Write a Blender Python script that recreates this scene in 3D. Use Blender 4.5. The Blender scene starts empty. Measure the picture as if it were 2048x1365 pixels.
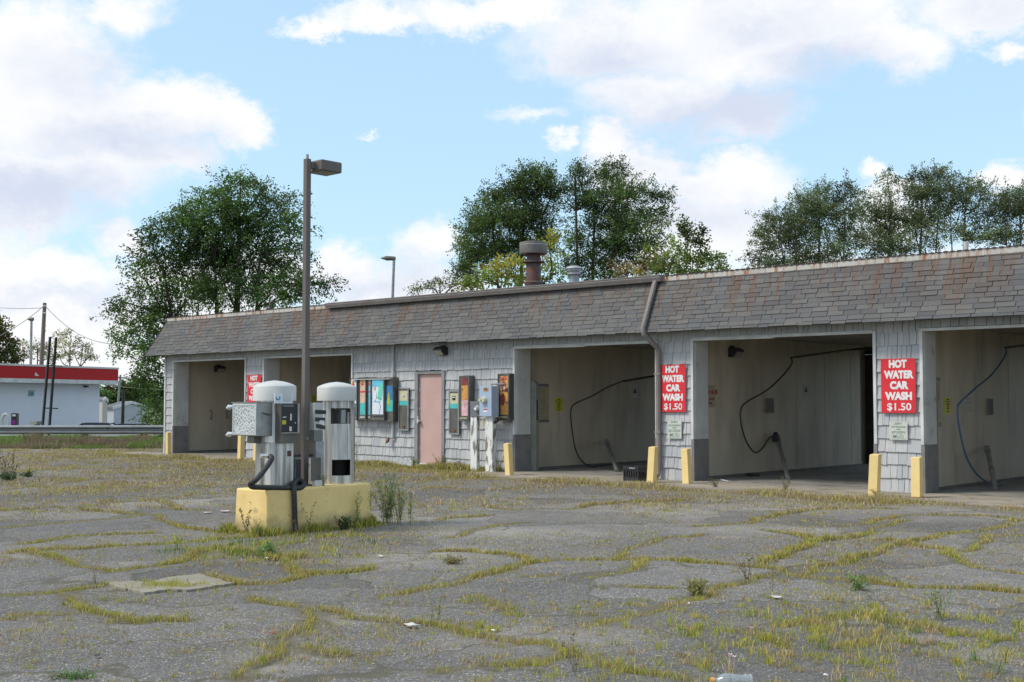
import bpy, math, random
import numpy as np
from mathutils import Vector, Matrix
random.seed(7); RNG = np.random.default_rng(7)
C = bpy.context.scene.collection
scn = bpy.context.scene

# ------------------------------------------------------------------ camera
FPX = 2420.0; CAMH = 1.5
PITCH = math.atan(120.5 / FPX); YAW = math.radians(42.47)
cd = bpy.data.cameras.new('camera'); cam = bpy.data.objects.new('camera', cd); C.objects.link(cam)
cam.location = (0, 0, CAMH); cam.rotation_euler = (math.pi / 2 + PITCH, 0, YAW)
cd.sensor_width = 36; cd.lens = 36 * FPX / 2048; cd.clip_end = 3000; cd.clip_start = 0.05
scn.camera = cam
CF = np.array([-math.sin(YAW) * math.cos(PITCH), math.cos(YAW) * math.cos(PITCH), math.sin(PITCH)])
CR = np.array([math.cos(YAW), math.sin(YAW), 0.0]); CU = np.cross(CR, CF); CC = np.array([0, 0, CAMH])
# surveying helpers: a sight line of the photograph meets a known plane of the place
def ray(px, py): return CF + CR * (px - 1024) / FPX - CU * (py - 682.5) / FPX
def onZ(px, py, z=0.0): d = ray(px, py); return CC + d * (z - CAMH) / d[2]
def onY(px, py, Y): d = ray(px, py); return CC + d * Y / d[1]
def onX(px, py, X): d = ray(px, py); return CC + d * X / d[0]
def atD(px, py, D): return CC + ray(px, py) * D
def depth(p): return (np.asarray(p) - CC) @ CF
FH = np.array([-math.sin(YAW), math.cos(YAW)])
def terrain(x, y):
    s = x * FH[0] + y * FH[1]
    t = np.clip((s - 57.5) / 6.0, 0, 1); return -1.15 * t * t * (3 - 2 * t)

# ------------------------------------------------------------------ light, sky, exposure
SUN_DIR = Vector((-0.50, -0.72, 1.02)).normalized()
sun_el = math.asin(SUN_DIR.z); sun_az = math.atan2(SUN_DIR.x, SUN_DIR.y)
sl = bpy.data.lights.new('sun', 'SUN'); sl.energy = 1.9; sl.angle = math.radians(14); sl.color = (1, .93, .82)
so = bpy.data.objects.new('sun', sl); C.objects.link(so); so.rotation_euler = (-SUN_DIR).to_track_quat('-Z', 'Y').to_euler()
so.location = (0, 0, 30)
scn.view_settings.view_transform = 'Standard'; scn.view_settings.look = 'None'
scn.cycles.diffuse_bounces = 8; scn.cycles.max_bounces = 14
scn.view_settings.exposure = 0.55; scn.view_settings.gamma = 1

def make_world():
    w = bpy.data.worlds.new('World'); scn.world = w; w.use_nodes = True
    nt = w.node_tree; N = nt.nodes; L = nt.links; N.clear()
    def nd(t, **k):
        n = N.new(t)
        for a, b in k.items(): setattr(n, a, b)
        return n
    def put(sock, v):
        if isinstance(v, bpy.types.NodeSocket): L.new(v, sock)
        else: sock.default_value = v
    def M(op, a, b=0.0, c=None, clamp=False):
        n = nd('ShaderNodeMath', operation=op, use_clamp=clamp); put(n.inputs[0], a); put(n.inputs[1], b)
        if c is not None: put(n.inputs[2], c)
        return n.outputs[0]
    def V(op, a, b): 
        n = nd('ShaderNodeVectorMath', operation=op); put(n.inputs[0], a); put(n.inputs[1], b); return n
    tc = nd('ShaderNodeTexCoord').outputs['Generated']
    sky = nd('ShaderNodeTexSky', sky_type='NISHITA', sun_disc=False, sun_elevation=sun_el, sun_rotation=sun_az,
             air_density=1.0, dust_density=1.0, ozone_density=1.5)
    def noise(vec, sc, det, rough=.55, col=False):
        n = nd('ShaderNodeTexNoise'); L.new(vec, n.inputs['Vector']); n.inputs['Scale'].default_value = sc
        n.inputs['Detail'].default_value = det; n.inputs['Roughness'].default_value = rough
        return n.outputs['Color' if col else 'Fac']
    # billowing distortion of the direction
    flat = V('MULTIPLY', tc, (1, 1, 1.5)).outputs[0]
    warp = noise(flat, 11.0, 8, .68, True)
    wv = V('SUBTRACT', warp, (.5, .5, .5)).outputs[0]
    wv = V('MULTIPLY', wv, (.10, .10, .085)).outputs[0]
    d = V('ADD', tc, wv).outputs[0]
    def field(blobs):
        acc = None
        for (px, py, rx, ry, wt) in blobs:
            c = ray(px, py); c = c / np.linalg.norm(c)
            s = V('SUBTRACT', d, tuple(c)).outputs[0]
            s = V('MULTIPLY', s, (FPX / rx, FPX / rx, FPX / ry)).outputs[0]
            ln = nd('ShaderNodeVectorMath', operation='LENGTH'); L.new(s, ln.inputs[0])
            v = M('MULTIPLY_ADD', ln.outputs['Value'], -wt, wt)
            acc = v if acc is None else M('SMOOTH_MAX', acc, v, .12)
        return acc
    clouds = [(50,100,190,150,1),(150,230,240,120,1),(330,220,170,75,1),(455,235,95,62,.9),(110,340,230,95,1),(40,400,170,80,1),(280,300,140,60,.9),
        (235,30,125,52,.7),(60,560,230,75,1),(240,480,70,48,.8),(100,640,330,70,1),(380,600,240,110,.9),(520,560,160,90,.8),
        (690,545,110,62,.9),(860,500,95,75,.9),(820,590,230,75,1),(640,50,105,28,.8),(760,35,150,38,.9),(1000,15,280,55,1),(1230,85,260,95,1),(1500,60,350,140,1),
        (1740,85,140,75,.9),(1340,190,210,90,1),(1470,250,160,62,.9),(1960,15,180,60,1),(2015,95,60,32,.8),(1060,242,95,24,.5),(727,273,24,10,.6),
        (1235,295,80,58,1),(1290,350,130,80,1),(1430,375,170,72,1),(1400,480,260,110,1),(1125,312,45,28,.8),(1745,342,50,34,1),(1800,372,60,34,.9),(1770,440,110,70,.9),
        (2025,375,80,46,.9),(1000,640,420,70,.9),(150,735,420,60,.9),(60,690,250,50,.9),(930,170,14,6,.4),(1600,-40,420,110,1),(1700,560,400,80,.7),(2300,200,200,90,1),(2400,500,250,90,1),(-250,500,300,130,1),(-300,100,260,120,1),(600,-200,300,80,1),(1500,-260,400,110,1)]
    f1 = field(clouds)
    fine = noise(flat, 17.0, 9, .66)
    f1 = M('ADD', f1, M('MULTIPLY', M('SUBTRACT', fine, .44), .80))
    # the rest of the heavens: plain scattered cloud, kept out of the part already described
    gen = noise(V('MULTIPLY', tc, (1, 1, 2.2)).outputs[0], 2.6, 7, .6)
    dv = nd('ShaderNodeVectorMath', operation='DOT_PRODUCT'); L.new(tc, dv.inputs[0]); dv.inputs[1].default_value = tuple(ray(1024, 500) / np.linalg.norm(ray(1024, 500)))
    away = nd('ShaderNodeMapRange'); L.new(dv.outputs['Value'], away.inputs[0]); away.inputs[1].default_value = .86; away.inputs[2].default_value = .78
    g2 = M('MULTIPLY', M('SUBTRACT', gen, .46), M('MULTIPLY', away.outputs[0], 4.0))
    f1 = M('MAXIMUM', f1, g2)
    mr = nd('ShaderNodeMapRange', interpolation_type='SMOOTHSTEP'); L.new(f1, mr.inputs[0]); mr.inputs[1].default_value = -.02; mr.inputs[2].default_value = .62
    mask = mr.outputs[0]
    shade = field([(60,390,230,80,1),(230,270,170,60,.7),(150,160,120,60,.35),(1450,235,260,85,1),(1230,110,190,60,.6),(1640,140,150,70,.7),(720,580,200,35,.5),
        (1380,450,220,60,.4),(1240,350,90,30,.5),(1960,20,120,40,.4),(100,600,250,25,.4),(860,560,100,40,.4),(1500,60,160,40,.4)])
    sh = nd('ShaderNodeMapRange', interpolation_type='SMOOTHSTEP'); L.new(M('ADD', shade, M('MULTIPLY', M('SUBTRACT', noise(flat, 10, 8, .66), .5), 1.2)), sh.inputs[0])
    sh.inputs[1].default_value = -.35; sh.inputs[2].default_value = .85
    cm = nd('ShaderNodeMix', data_type='RGBA'); L.new(sh.outputs[0], cm.inputs[0])
    cm.inputs[6].default_value = (6.9, 6.95, 7.05, 1); cm.inputs[7].default_value = (4.7, 5.15, 6.2, 1)
    # thin milky veil over the blue
    veil = nd('ShaderNodeMix', data_type='RGBA'); veil.inputs[0].default_value = .62
    sc_ = nd('ShaderNodeMix', data_type='RGBA', blend_type='MULTIPLY'); sc_.inputs[0].default_value = 1
    L.new(sky.outputs[0], sc_.inputs[6]); sc_.inputs[7].default_value = (1.35, 1.35, 1.35, 1)
    L.new(sc_.outputs[2], veil.inputs[6]); veil.inputs[7].default_value = (4.0, 6.0, 7.5, 1)
    mx = nd('ShaderNodeMix', data_type='RGBA'); L.new(mask, mx.inputs[0]); L.new(veil.outputs[2], mx.inputs[6]); L.new(cm.outputs[2], mx.inputs[7])
    bg = nd('ShaderNodeBackground'); L.new(mx.outputs[2], bg.inputs[0]); bg.inputs[1].default_value = .1
    out = nd('ShaderNodeOutputWorld'); L.new(bg.outputs[0], out.inputs[0])
    w.cycles.sampling_method = 'MANUAL'; w.cycles.sample_map_resolution = 512
make_world()

# ------------------------------------------------------------------ materials
def newmat(name):
    m = bpy.data.materials.new(name); m.use_nodes = True
    nt = m.node_tree; return m, nt, nt.nodes, nt.links, nt.nodes['Principled BSDF']
def mixc(nt, fac, a, b, blend='MIX'):
    n = nt.nodes.new('ShaderNodeMix'); n.data_type = 'RGBA'; n.blend_type = blend
    for s, v in ((n.inputs[0], fac), (n.inputs[6], a), (n.inputs[7], b)):
        if isinstance(v, bpy.types.NodeSocket): nt.links.new(v, s)
        elif isinstance(v, (int, float)): s.default_value = v
        else: s.default_value = (*v[:3], 1)
    return n.outputs[2]
def mrange(nt, v, a, b, c=0.0, d=1.0):
    n = nt.nodes.new('ShaderNodeMapRange'); nt.links.new(v, n.inputs[0])
    for i, x in enumerate((a, b, c, d)): n.inputs[i + 1].default_value = x
    return n.outputs[0]
def math_(nt, op, a, b=0.0):
    n = nt.nodes.new('ShaderNodeMath'); n.operation = op
    for s, v in ((n.inputs[0], a), (n.inputs[1], b)):
        if isinstance(v, bpy.types.NodeSocket): nt.links.new(v, s)
        else: s.default_value = v
    return n.outputs[0]
def texnoise(nt, scale, detail=4, stretch=(1, 1, 1), rough=.55, world=True, w=None):
    g = nt.nodes.new('ShaderNodeNewGeometry') if world else nt.nodes.new('ShaderNodeTexCoord')
    mp = nt.nodes.new('ShaderNodeMapping'); mp.inputs['Scale'].default_value = stretch
    nt.links.new(g.outputs['Position' if world else 'Object'], mp.inputs[0])
    n = nt.nodes.new('ShaderNodeTexNoise'); nt.links.new(mp.outputs[0], n.inputs['Vector'])
    n.inputs['Scale'].default_value = scale; n.inputs['Detail'].default_value = detail; n.inputs['Roughness'].default_value = rough
    return n.outputs['Fac']
def bump(nt, P, h, strength=.3, dist=.01):
    b = nt.nodes.new('ShaderNodeBump'); nt.links.new(h, b.inputs['Height']); b.inputs['Strength'].default_value = strength
    b.inputs['Distance'].default_value = dist; nt.links.new(b.outputs[0], P.inputs['Normal'])
def pm(name, c1, c2=None, scale=6, rough=.7, metal=0, detail=5, stretch=(1, 1, 1), lo=.35, hi=.65, bmp=.15, bscale=60, bdist=.004,
       stain=None, stain_scale=3, stain_lo=.62, stain_hi=.72, stain_stretch=(1, 1, 1), trans=0):
    m, nt, N, L, P = newmat(name)
    c2 = c2 or tuple(x * .8 for x in c1)
    col = mixc(nt, mrange(nt, texnoise(nt, scale, detail, stretch), lo, hi), c1, c2)
    if stain: col = mixc(nt, mrange(nt, texnoise(nt, stain_scale, 6, stain_stretch), stain_lo, stain_hi), col, stain)
    L.new(col, P.inputs['Base Color']); P.inputs['Roughness'].default_value = rough; P.inputs['Metallic'].default_value = metal
    if trans: P.inputs['Transmission Weight'].default_value = trans
    if bmp: bump(nt, P, texnoise(nt, bscale, 4), bmp, bdist)
    return m

MT = {}
def sh_mat(name, tones, grain, rough=.85, rust=None, grime=None):
    """weathered shingle: every piece its own tone, grain along its length"""
    m, nt, N, L, P = newmat(name)
    g = N.new('ShaderNodeNewGeometry')
    cr = N.new('ShaderNodeValToRGB'); L.new(g.outputs['Random Per Island'], cr.inputs[0]); cr.color_ramp.interpolation = 'CONSTANT'
    e = cr.color_ramp.elements
    while len(e) < len(tones): e.new(.5)
    for i, t in enumerate(tones): e[i].position = i / len(tones); e[i].color = (*t, 1)
    col = cr.outputs[0]
    gr = texnoise(nt, 1, 6, grain, .65)
    col = mixc(nt, mrange(nt, gr, .3, .7, 0, .55), col, tuple(x * .62 for x in tones[0]))
    col = mixc(nt, mrange(nt, texnoise(nt, .9, 5), .45, .7, 0, .35), col, tuple(x * 1.15 for x in tones[-1]))
    if grime: col = mixc(nt, mrange(nt, texnoise(nt, 2.2, 5, (1, 1, .4)), .55, .75, 0, .6), col, grime)
    if rust: # runs down from the top edge of the mansard
        sep = N.new('ShaderNodeSeparateXYZ'); L.new(g.outputs['Position'], sep.inputs[0])
        st = texnoise(nt, 1, 5, (8.5, .35, .35), .7); big = texnoise(nt, .45, 2, (1, .1, .1))
        fall = mrange(nt, math_(nt, 'ADD', sep.outputs[2], math_(nt, 'MULTIPLY', texnoise(nt, 1, 4, (6, .2, .2)), .9)), 3.35, 4.05)
        f = math_(nt, 'MULTIPLY', mrange(nt, st, .46, .60), fall); f = math_(nt, 'MULTIPLY', f, mrange(nt, big, .38, .56, .25, 1))
        col = mixc(nt, math_(nt, 'MULTIPLY', f, .85), col, rust)
    L.new(col, P.inputs['Base Color']); P.inputs['Roughness'].default_value = rough
    bump(nt, P, gr, .35, .004)
    return m
MT['shake'] = sh_mat('grey_wood_shake', [(.47,.475,.49),(.52,.515,.52),(.44,.45,.475),(.55,.545,.54),(.50,.50,.51)], (38, 38, 3), grime=(.38,.39,.41))
MT['shingle'] = sh_mat('asphalt_shingle', [(.105,.104,.106),(.128,.125,.121),(.112,.114,.122),(.150,.145,.136),(.092,.093,.099),(.122,.120,.119),(.138,.134,.130)], (60, 60, 40), rust=(.135,.062,.026))
MT['backing'] = pm('siding_backing', (.10,.10,.105), (.06,.06,.065))
MT['trimw'] = pm('white_trim', (.66,.66,.65), (.50,.50,.49), 3, .6, stain=(.33,.28,.22), stain_scale=4, stain_lo=.66, stain_hi=.8)
def fascia_mat():
    m, nt, N, L, P = newmat('rusty_white_fascia')
    col = mixc(nt, mrange(nt, texnoise(nt, 3, 4), .35, .65), (.55,.53,.49), (.44,.42,.38))
    col = mixc(nt, mrange(nt, texnoise(nt, 1, 5, (7, .6, .5), .7), .49, .61, 0, .95), col, (.30,.12,.045))
    L.new(col, P.inputs['Base Color']); P.inputs['Roughness'].default_value = .6; return m
MT['fascia'] = fascia_mat()
MT['tin'] = pm('rusty_roof_edge', (.05,.04,.038), (.10,.05,.035), 8, .8)
MT['gutter'] = pm('tan_gutter', (.24,.215,.20), (.20,.175,.165), 4, .5, stain=(.16,.10,.07), stain_lo=.64, stain_hi=.78)
MT['jamb'] = pm('jamb_board', (.55,.55,.54), (.47,.47,.46), 3, .7, stain=(.26,.24,.20))
MT['kick'] = pm('grey_kick_paint', (.21,.20,.195), (.16,.155,.152), 5, .8)
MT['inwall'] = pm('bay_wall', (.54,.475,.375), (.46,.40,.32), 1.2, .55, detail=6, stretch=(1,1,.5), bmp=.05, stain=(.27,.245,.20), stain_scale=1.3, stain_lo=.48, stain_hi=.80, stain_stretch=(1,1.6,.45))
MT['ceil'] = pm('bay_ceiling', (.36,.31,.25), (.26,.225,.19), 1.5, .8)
MT['bayfloor'] = pm('bay_floor_concrete', (.30,.28,.25), (.20,.19,.175), 1.2, .7, stain=(.08,.08,.08), stain_lo=.55, stain_hi=.7)
MT['apron'] = pm('apron_concrete', (.36,.31,.245), (.26,.225,.18), 1.8, .9, detail=7, stain=(.16,.14,.10), stain_scale=2.5, stain_lo=.55, stain_hi=.7, bmp=.3)
MT['pink'] = pm('pink_door_paint', (.56,.37,.33), (.52,.335,.30), 2, .6, stain=(.36,.22,.19), stain_scale=14, stain_lo=.68, stain_hi=.74, bmp=.08)
MT['doorframe'] = pm('grey_door_frame', (.27,.27,.275), (.21,.21,.215), 6, .6)
MT['steel'] = pm('dull_steel', (.42,.42,.42), (.30,.30,.30), 5, .42, .75, stain=(.25,.20,.15), stain_lo=.66, stain_hi=.8)
MT['stainless'] = pm('streaked_stainless', (.74,.74,.75), (.30,.29,.28), 1, .33, .7, detail=5, stretch=(13,13,.7), lo=.40, hi=.62, bmp=.05, stain=(.12,.095,.075), stain_scale=1, stain_stretch=(11,11,.9), stain_lo=.57, stain_hi=.70)
MT['darksteel'] = pm('brown_steel', (.20,.19,.17), (.13,.12,.11), 4, .45, .6, stretch=(1,1,.5))
MT['galv'] = pm('galvanised', (.40,.42,.43), (.30,.315,.32), 9, .55, .5)
MT['black'] = pm('black_paint', (.018,.018,.02), (.03,.03,.032), 6, .5)
MT['rubber'] = pm('black_rubber', (.02,.02,.021), (.035,.034,.033), 20, .55, bmp=.3, bscale=90)
MT['cavity'] = pm('dark_cavity', (.012,.011,.01), (.02,.017,.014), 5, .9)
MT['domew'] = pm('dome_plastic', (.60,.59,.57), (.52,.51,.49), 2.5, .5, bmp=.04, stain=(.42,.40,.36), stain_lo=.62, stain_hi=.8)
def yellow():
    return pm('yellow_paint', (.86,.64,.27), (.76,.545,.22), 3, .7, bmp=.25, bscale=35, stain=(.42,.33,.17), stain_scale=5, stain_lo=.62, stain_hi=.8)
MT['yellow'] = yellow()
def wear(m, chip=(.36,.34,.30), grime=(.30,.24,.13)):  # chips to bare concrete and soil splash at the foot
    nt = m.node_tree; P = nt.nodes['Principled BSDF']; src = P.inputs['Base Color'].links[0].from_socket
    g = nt.nodes.new('ShaderNodeNewGeometry'); sp = nt.nodes.new('ShaderNodeSeparateXYZ'); nt.links.new(g.outputs['Position'], sp.inputs[0])
    lo = mrange(nt, math_(nt, 'ADD', sp.outputs[2], math_(nt, 'MULTIPLY', texnoise(nt, 6, 6, rough=.7), -.30)), .06, -.10, 0, .75)
    col = mixc(nt, lo, src, grime); col = mixc(nt, mrange(nt, texnoise(nt, 9, 8, (1,1,1), .8), .655, .675, 0, .85), col, chip)
    nt.links.new(col, P.inputs['Base Color'])
wear(MT['yellow'])
MT['ypost'] = pm('yellow_post_paint', (.82,.62,.27), (.76,.56,.24), 4, .6, stain=(.45,.22,.07), stain_scale=7, stain_lo=.70, stain_hi=.8)
MT['bronze'] = pm('bronze_pole_paint', (.145,.122,.11), (.115,.097,.088), 2, .55, stretch=(1,1,.2))
MT['lens'] = pm('lamp_lens', (.45,.43,.38), (.35,.33,.30), 4, .3, bmp=0)
MT['lensdark'] = pm('dim_lamp_lens', (.30,.29,.25), (.22,.21,.18), 4, .3, bmp=0)
MT['red'] = pm('sign_red', (.70,.022,.035), (.62,.02,.03), 3, .45, bmp=0)
MT['white'] = pm('sign_white', (.80,.80,.80), (.72,.72,.72), 5, .5, bmp=0)
MT['pale'] = pm('pale_sign', (.58,.60,.54), (.50,.52,.47), 9, .6, stain=(.36,.38,.34), stain_scale=20)
MT['signgreen'] = pm('faded_green_ink', (.25,.32,.27), (.32,.40,.34), 30, .6, bmp=0)
MT['signyellow'] = pm('sign_yellow', (.55,.53,.04), (.48,.46,.04), 5, .5, bmp=0)
MT['ink'] = pm('black_ink', (.03,.03,.03), (.05,.05,.05), 9, .6, bmp=0)
MT['redink'] = pm('dark_red_ink', (.30,.05,.05), (.36,.09,.08), 25, .6, bmp=0)
MT['paper'] = pm('yellowed_paper', (.42,.37,.24), (.36,.31,.20), 6, .7, bmp=0)
MT['cyan'] = pm('print_cyan', (.08,.42,.62), (.14,.55,.75), 5, .4, bmp=0)
MT['teal'] = pm('print_teal', (.05,.42,.42), (.10,.52,.50), 6, .4, bmp=0)
MT['mint'] = pm('print_mint', (.10,.60,.42), (.18,.70,.52), 6, .4, bmp=0)
MT['blue'] = pm('print_blue', (.03,.16,.34), (.05,.22,.42), 6, .4, bmp=0)
MT['skin'] = pm('print_peach', (.60,.38,.28), (.70,.52,.40), 12, .4, bmp=0)
MT['orange'] = pm('print_orange', (.60,.27,.06), (.70,.38,.10), 9, .4, bmp=0, stain=(.14,.04,.03), stain_scale=9, stain_lo=.55, stain_hi=.62)
MT['maroon'] = pm('print_maroon', (.16,.025,.03), (.30,.06,.04), 10, .4, bmp=0)
MT['pinkp'] = pm('print_pink', (.62,.30,.35), (.72,.50,.52), 9, .4, bmp=0, stain=(.45,.06,.12), stain_scale=8, stain_lo=.55, stain_hi=.65)
MT['cream'] = pm('print_cream', (.58,.56,.36), (.52,.50,.32), 9, .4, bmp=0)
MT['lilac'] = pm('print_white_blue', (.66,.72,.82), (.75,.78,.84), 9, .4, bmp=0)
MT['greybox'] = pm('blue_grey_box', (.40,.49,.63), (.35,.43,.56), 3, .5, .1, bmp=.05)
MT['meterbox'] = pm('grey_meter_box', (.17,.18,.20), (.14,.15,.165), 5, .5)
MT['whitewood'] = pm('peeling_white_post', (.78,.78,.76), (.62,.61,.59), 3, .8, stretch=(1,1,.25), stain=(.22,.20,.18), stain_scale=3.5, stain_stretch=(3,3,.8), stain_lo=.54, stain_hi=.60, bmp=.4, bscale=30)
def foil():
    m, nt, N, L, P = newmat('crazed_clear_plastic')
    v = N.new('ShaderNodeTexVoronoi'); g = N.new('ShaderNodeNewGeometry'); L.new(g.outputs['Position'], v.inputs['Vector']); v.inputs['Scale'].default_value = 24; v.feature = 'DISTANCE_TO_EDGE'
    col = mixc(nt, mrange(nt, v.outputs['Distance'], .0, .22), (.75,.76,.77), mixc(nt, mrange(nt, texnoise(nt, 14, 5), .4, .6), (.52,.53,.53), (.36,.365,.365)))
    L.new(col, P.inputs['Base Color']); P.inputs['Roughness'].default_value = .35; P.inputs['Metallic'].default_value = .4
    bump(nt, P, v.outputs['Distance'], .8, .01); return m
MT['foil'] = foil()
MT['silver'] = pm('bright_silver', (.75,.75,.75), (.65,.65,.65), 20, .25, .6)
MT['ruststack'] = pm('rusty_stack', (.095,.080,.080), (.15,.045,.030), 4, .7, .2, detail=5, lo=.45, hi=.6)
MT['stackcap'] = pm('grey_stack_cap', (.22,.20,.19), (.17,.155,.15), 4, .6, .2, stain=(.15,.09,.06), stain_lo=.6, stain_hi=.75)
MT['bark'] = pm('tree_bark', (.085,.068,.055), (.05,.04,.033), 6, .95, stretch=(3,3,.6), bmp=.6, bscale=14, bdist=.03)
MT['palebark'] = pm('pale_bark', (.17,.14,.12), (.10,.085,.07), 6, .95, stretch=(3,3,.6))
MT['woodpole'] = pm('weathered_pole', (.22,.18,.15), (.16,.13,.11), 3, .9, stretch=(4,4,.3))
MT['railing'] = pm('guardrail_zinc', (.27,.28,.29), (.21,.215,.22), 2, .5, .45, stretch=(1,1,3), stain=(.16,.13,.11), stain_lo=.6, stain_hi=.75)
MT['stationwall'] = pm('painted_block_wall', (.71,.73,.79), (.68,.70,.76), 1.5, .8)
MT['stationred'] = pm('red_canopy_band', (.46,.003,.005), (.40,.003,.005), .8, .7, bmp=0)
MT['beige'] = pm('beige_vinyl', (.44,.42,.37), (.40,.38,.34), 2, .7)
MT['greyvinyl'] = pm('grey_vinyl', (.40,.43,.47), (.36,.39,.43), 2, .7)
MT['greyroof'] = pm('grey_shingle_roof', (.15,.15,.155), (.11,.11,.115), 6, .9)
MT['glass'] = pm('window_glass', (.03,.04,.05), (.05,.06,.07), 3, .08, bmp=0)
MT['carpaint'] = pm('dark_car_paint', (.02,.022,.028), (.03,.032,.038), 3, .25, .3, bmp=0)
MT['magenta'] = pm('magenta_panel', (.40,.03,.32), (.32,.03,.26), 4, .5, bmp=0)
MT['litter'] = pm('pale_litter', (.62,.60,.57), (.50,.47,.44), 14, .7)
MT['pinklitter'] = pm('pinkish_litter', (.55,.33,.30), (.60,.50,.46), 20, .7)
MT['rustiron'] = pm('rusty_iron', (.20,.075,.03), (.28,.11,.04), 20, .8)
MT['brassv'] = pm('rusty_valve', (.35,.12,.05), (.10,.04,.03), 40, .6, .3)
MT['clearpl'] = pm('clear_bottle', (.75,.80,.82), (.65,.72,.75), 10, .12, trans=.75, bmp=0)
MT['hoseblue'] = pm('blue_hose', (.06,.14,.24), (.05,.11,.19), 9, .5, bmp=0)
MT['pipegrey'] = pm('grey_pipe', (.22,.23,.20), (.17,.175,.155), 6, .6)
MT['dirt'] = pm('sandy_dirt', (.30,.265,.21), (.22,.195,.15), 4, .95, detail=7, bmp=.5, bscale=40, stain=(.22,.21,.13), stain_scale=8)

def leafmat(name, trans=.5):
    m, nt, N, L, P = newmat(name)
    a = N.new('ShaderNodeAttribute'); a.attribute_name = 'Col'
    N.remove(P); df = N.new('ShaderNodeBsdfDiffuse'); tr = N.new('ShaderNodeBsdfTranslucent'); gl = N.new('ShaderNodeBsdfGlossy')
    L.new(a.outputs['Color'], df.inputs[0]); L.new(a.outputs['Color'], tr.inputs[0]); gl.inputs['Roughness'].default_value = .55; gl.inputs[0].default_value = (.6,.62,.6,1)
    m1 = N.new('ShaderNodeMixShader'); m1.inputs[0].default_value = trans; L.new(df.outputs[0], m1.inputs[1]); L.new(tr.outputs[0], m1.inputs[2])
    m2 = N.new('ShaderNodeMixShader'); m2.inputs[0].default_value = .03; L.new(m1.outputs[0], m2.inputs[1]); L.new(gl.outputs[0], m2.inputs[2])
    L.new(m2.outputs[0], N['Material Output'].inputs[0]); return m
MT['leaf'] = leafmat('foliage'); MT['blade'] = leafmat('grass_blades', .3)

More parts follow.
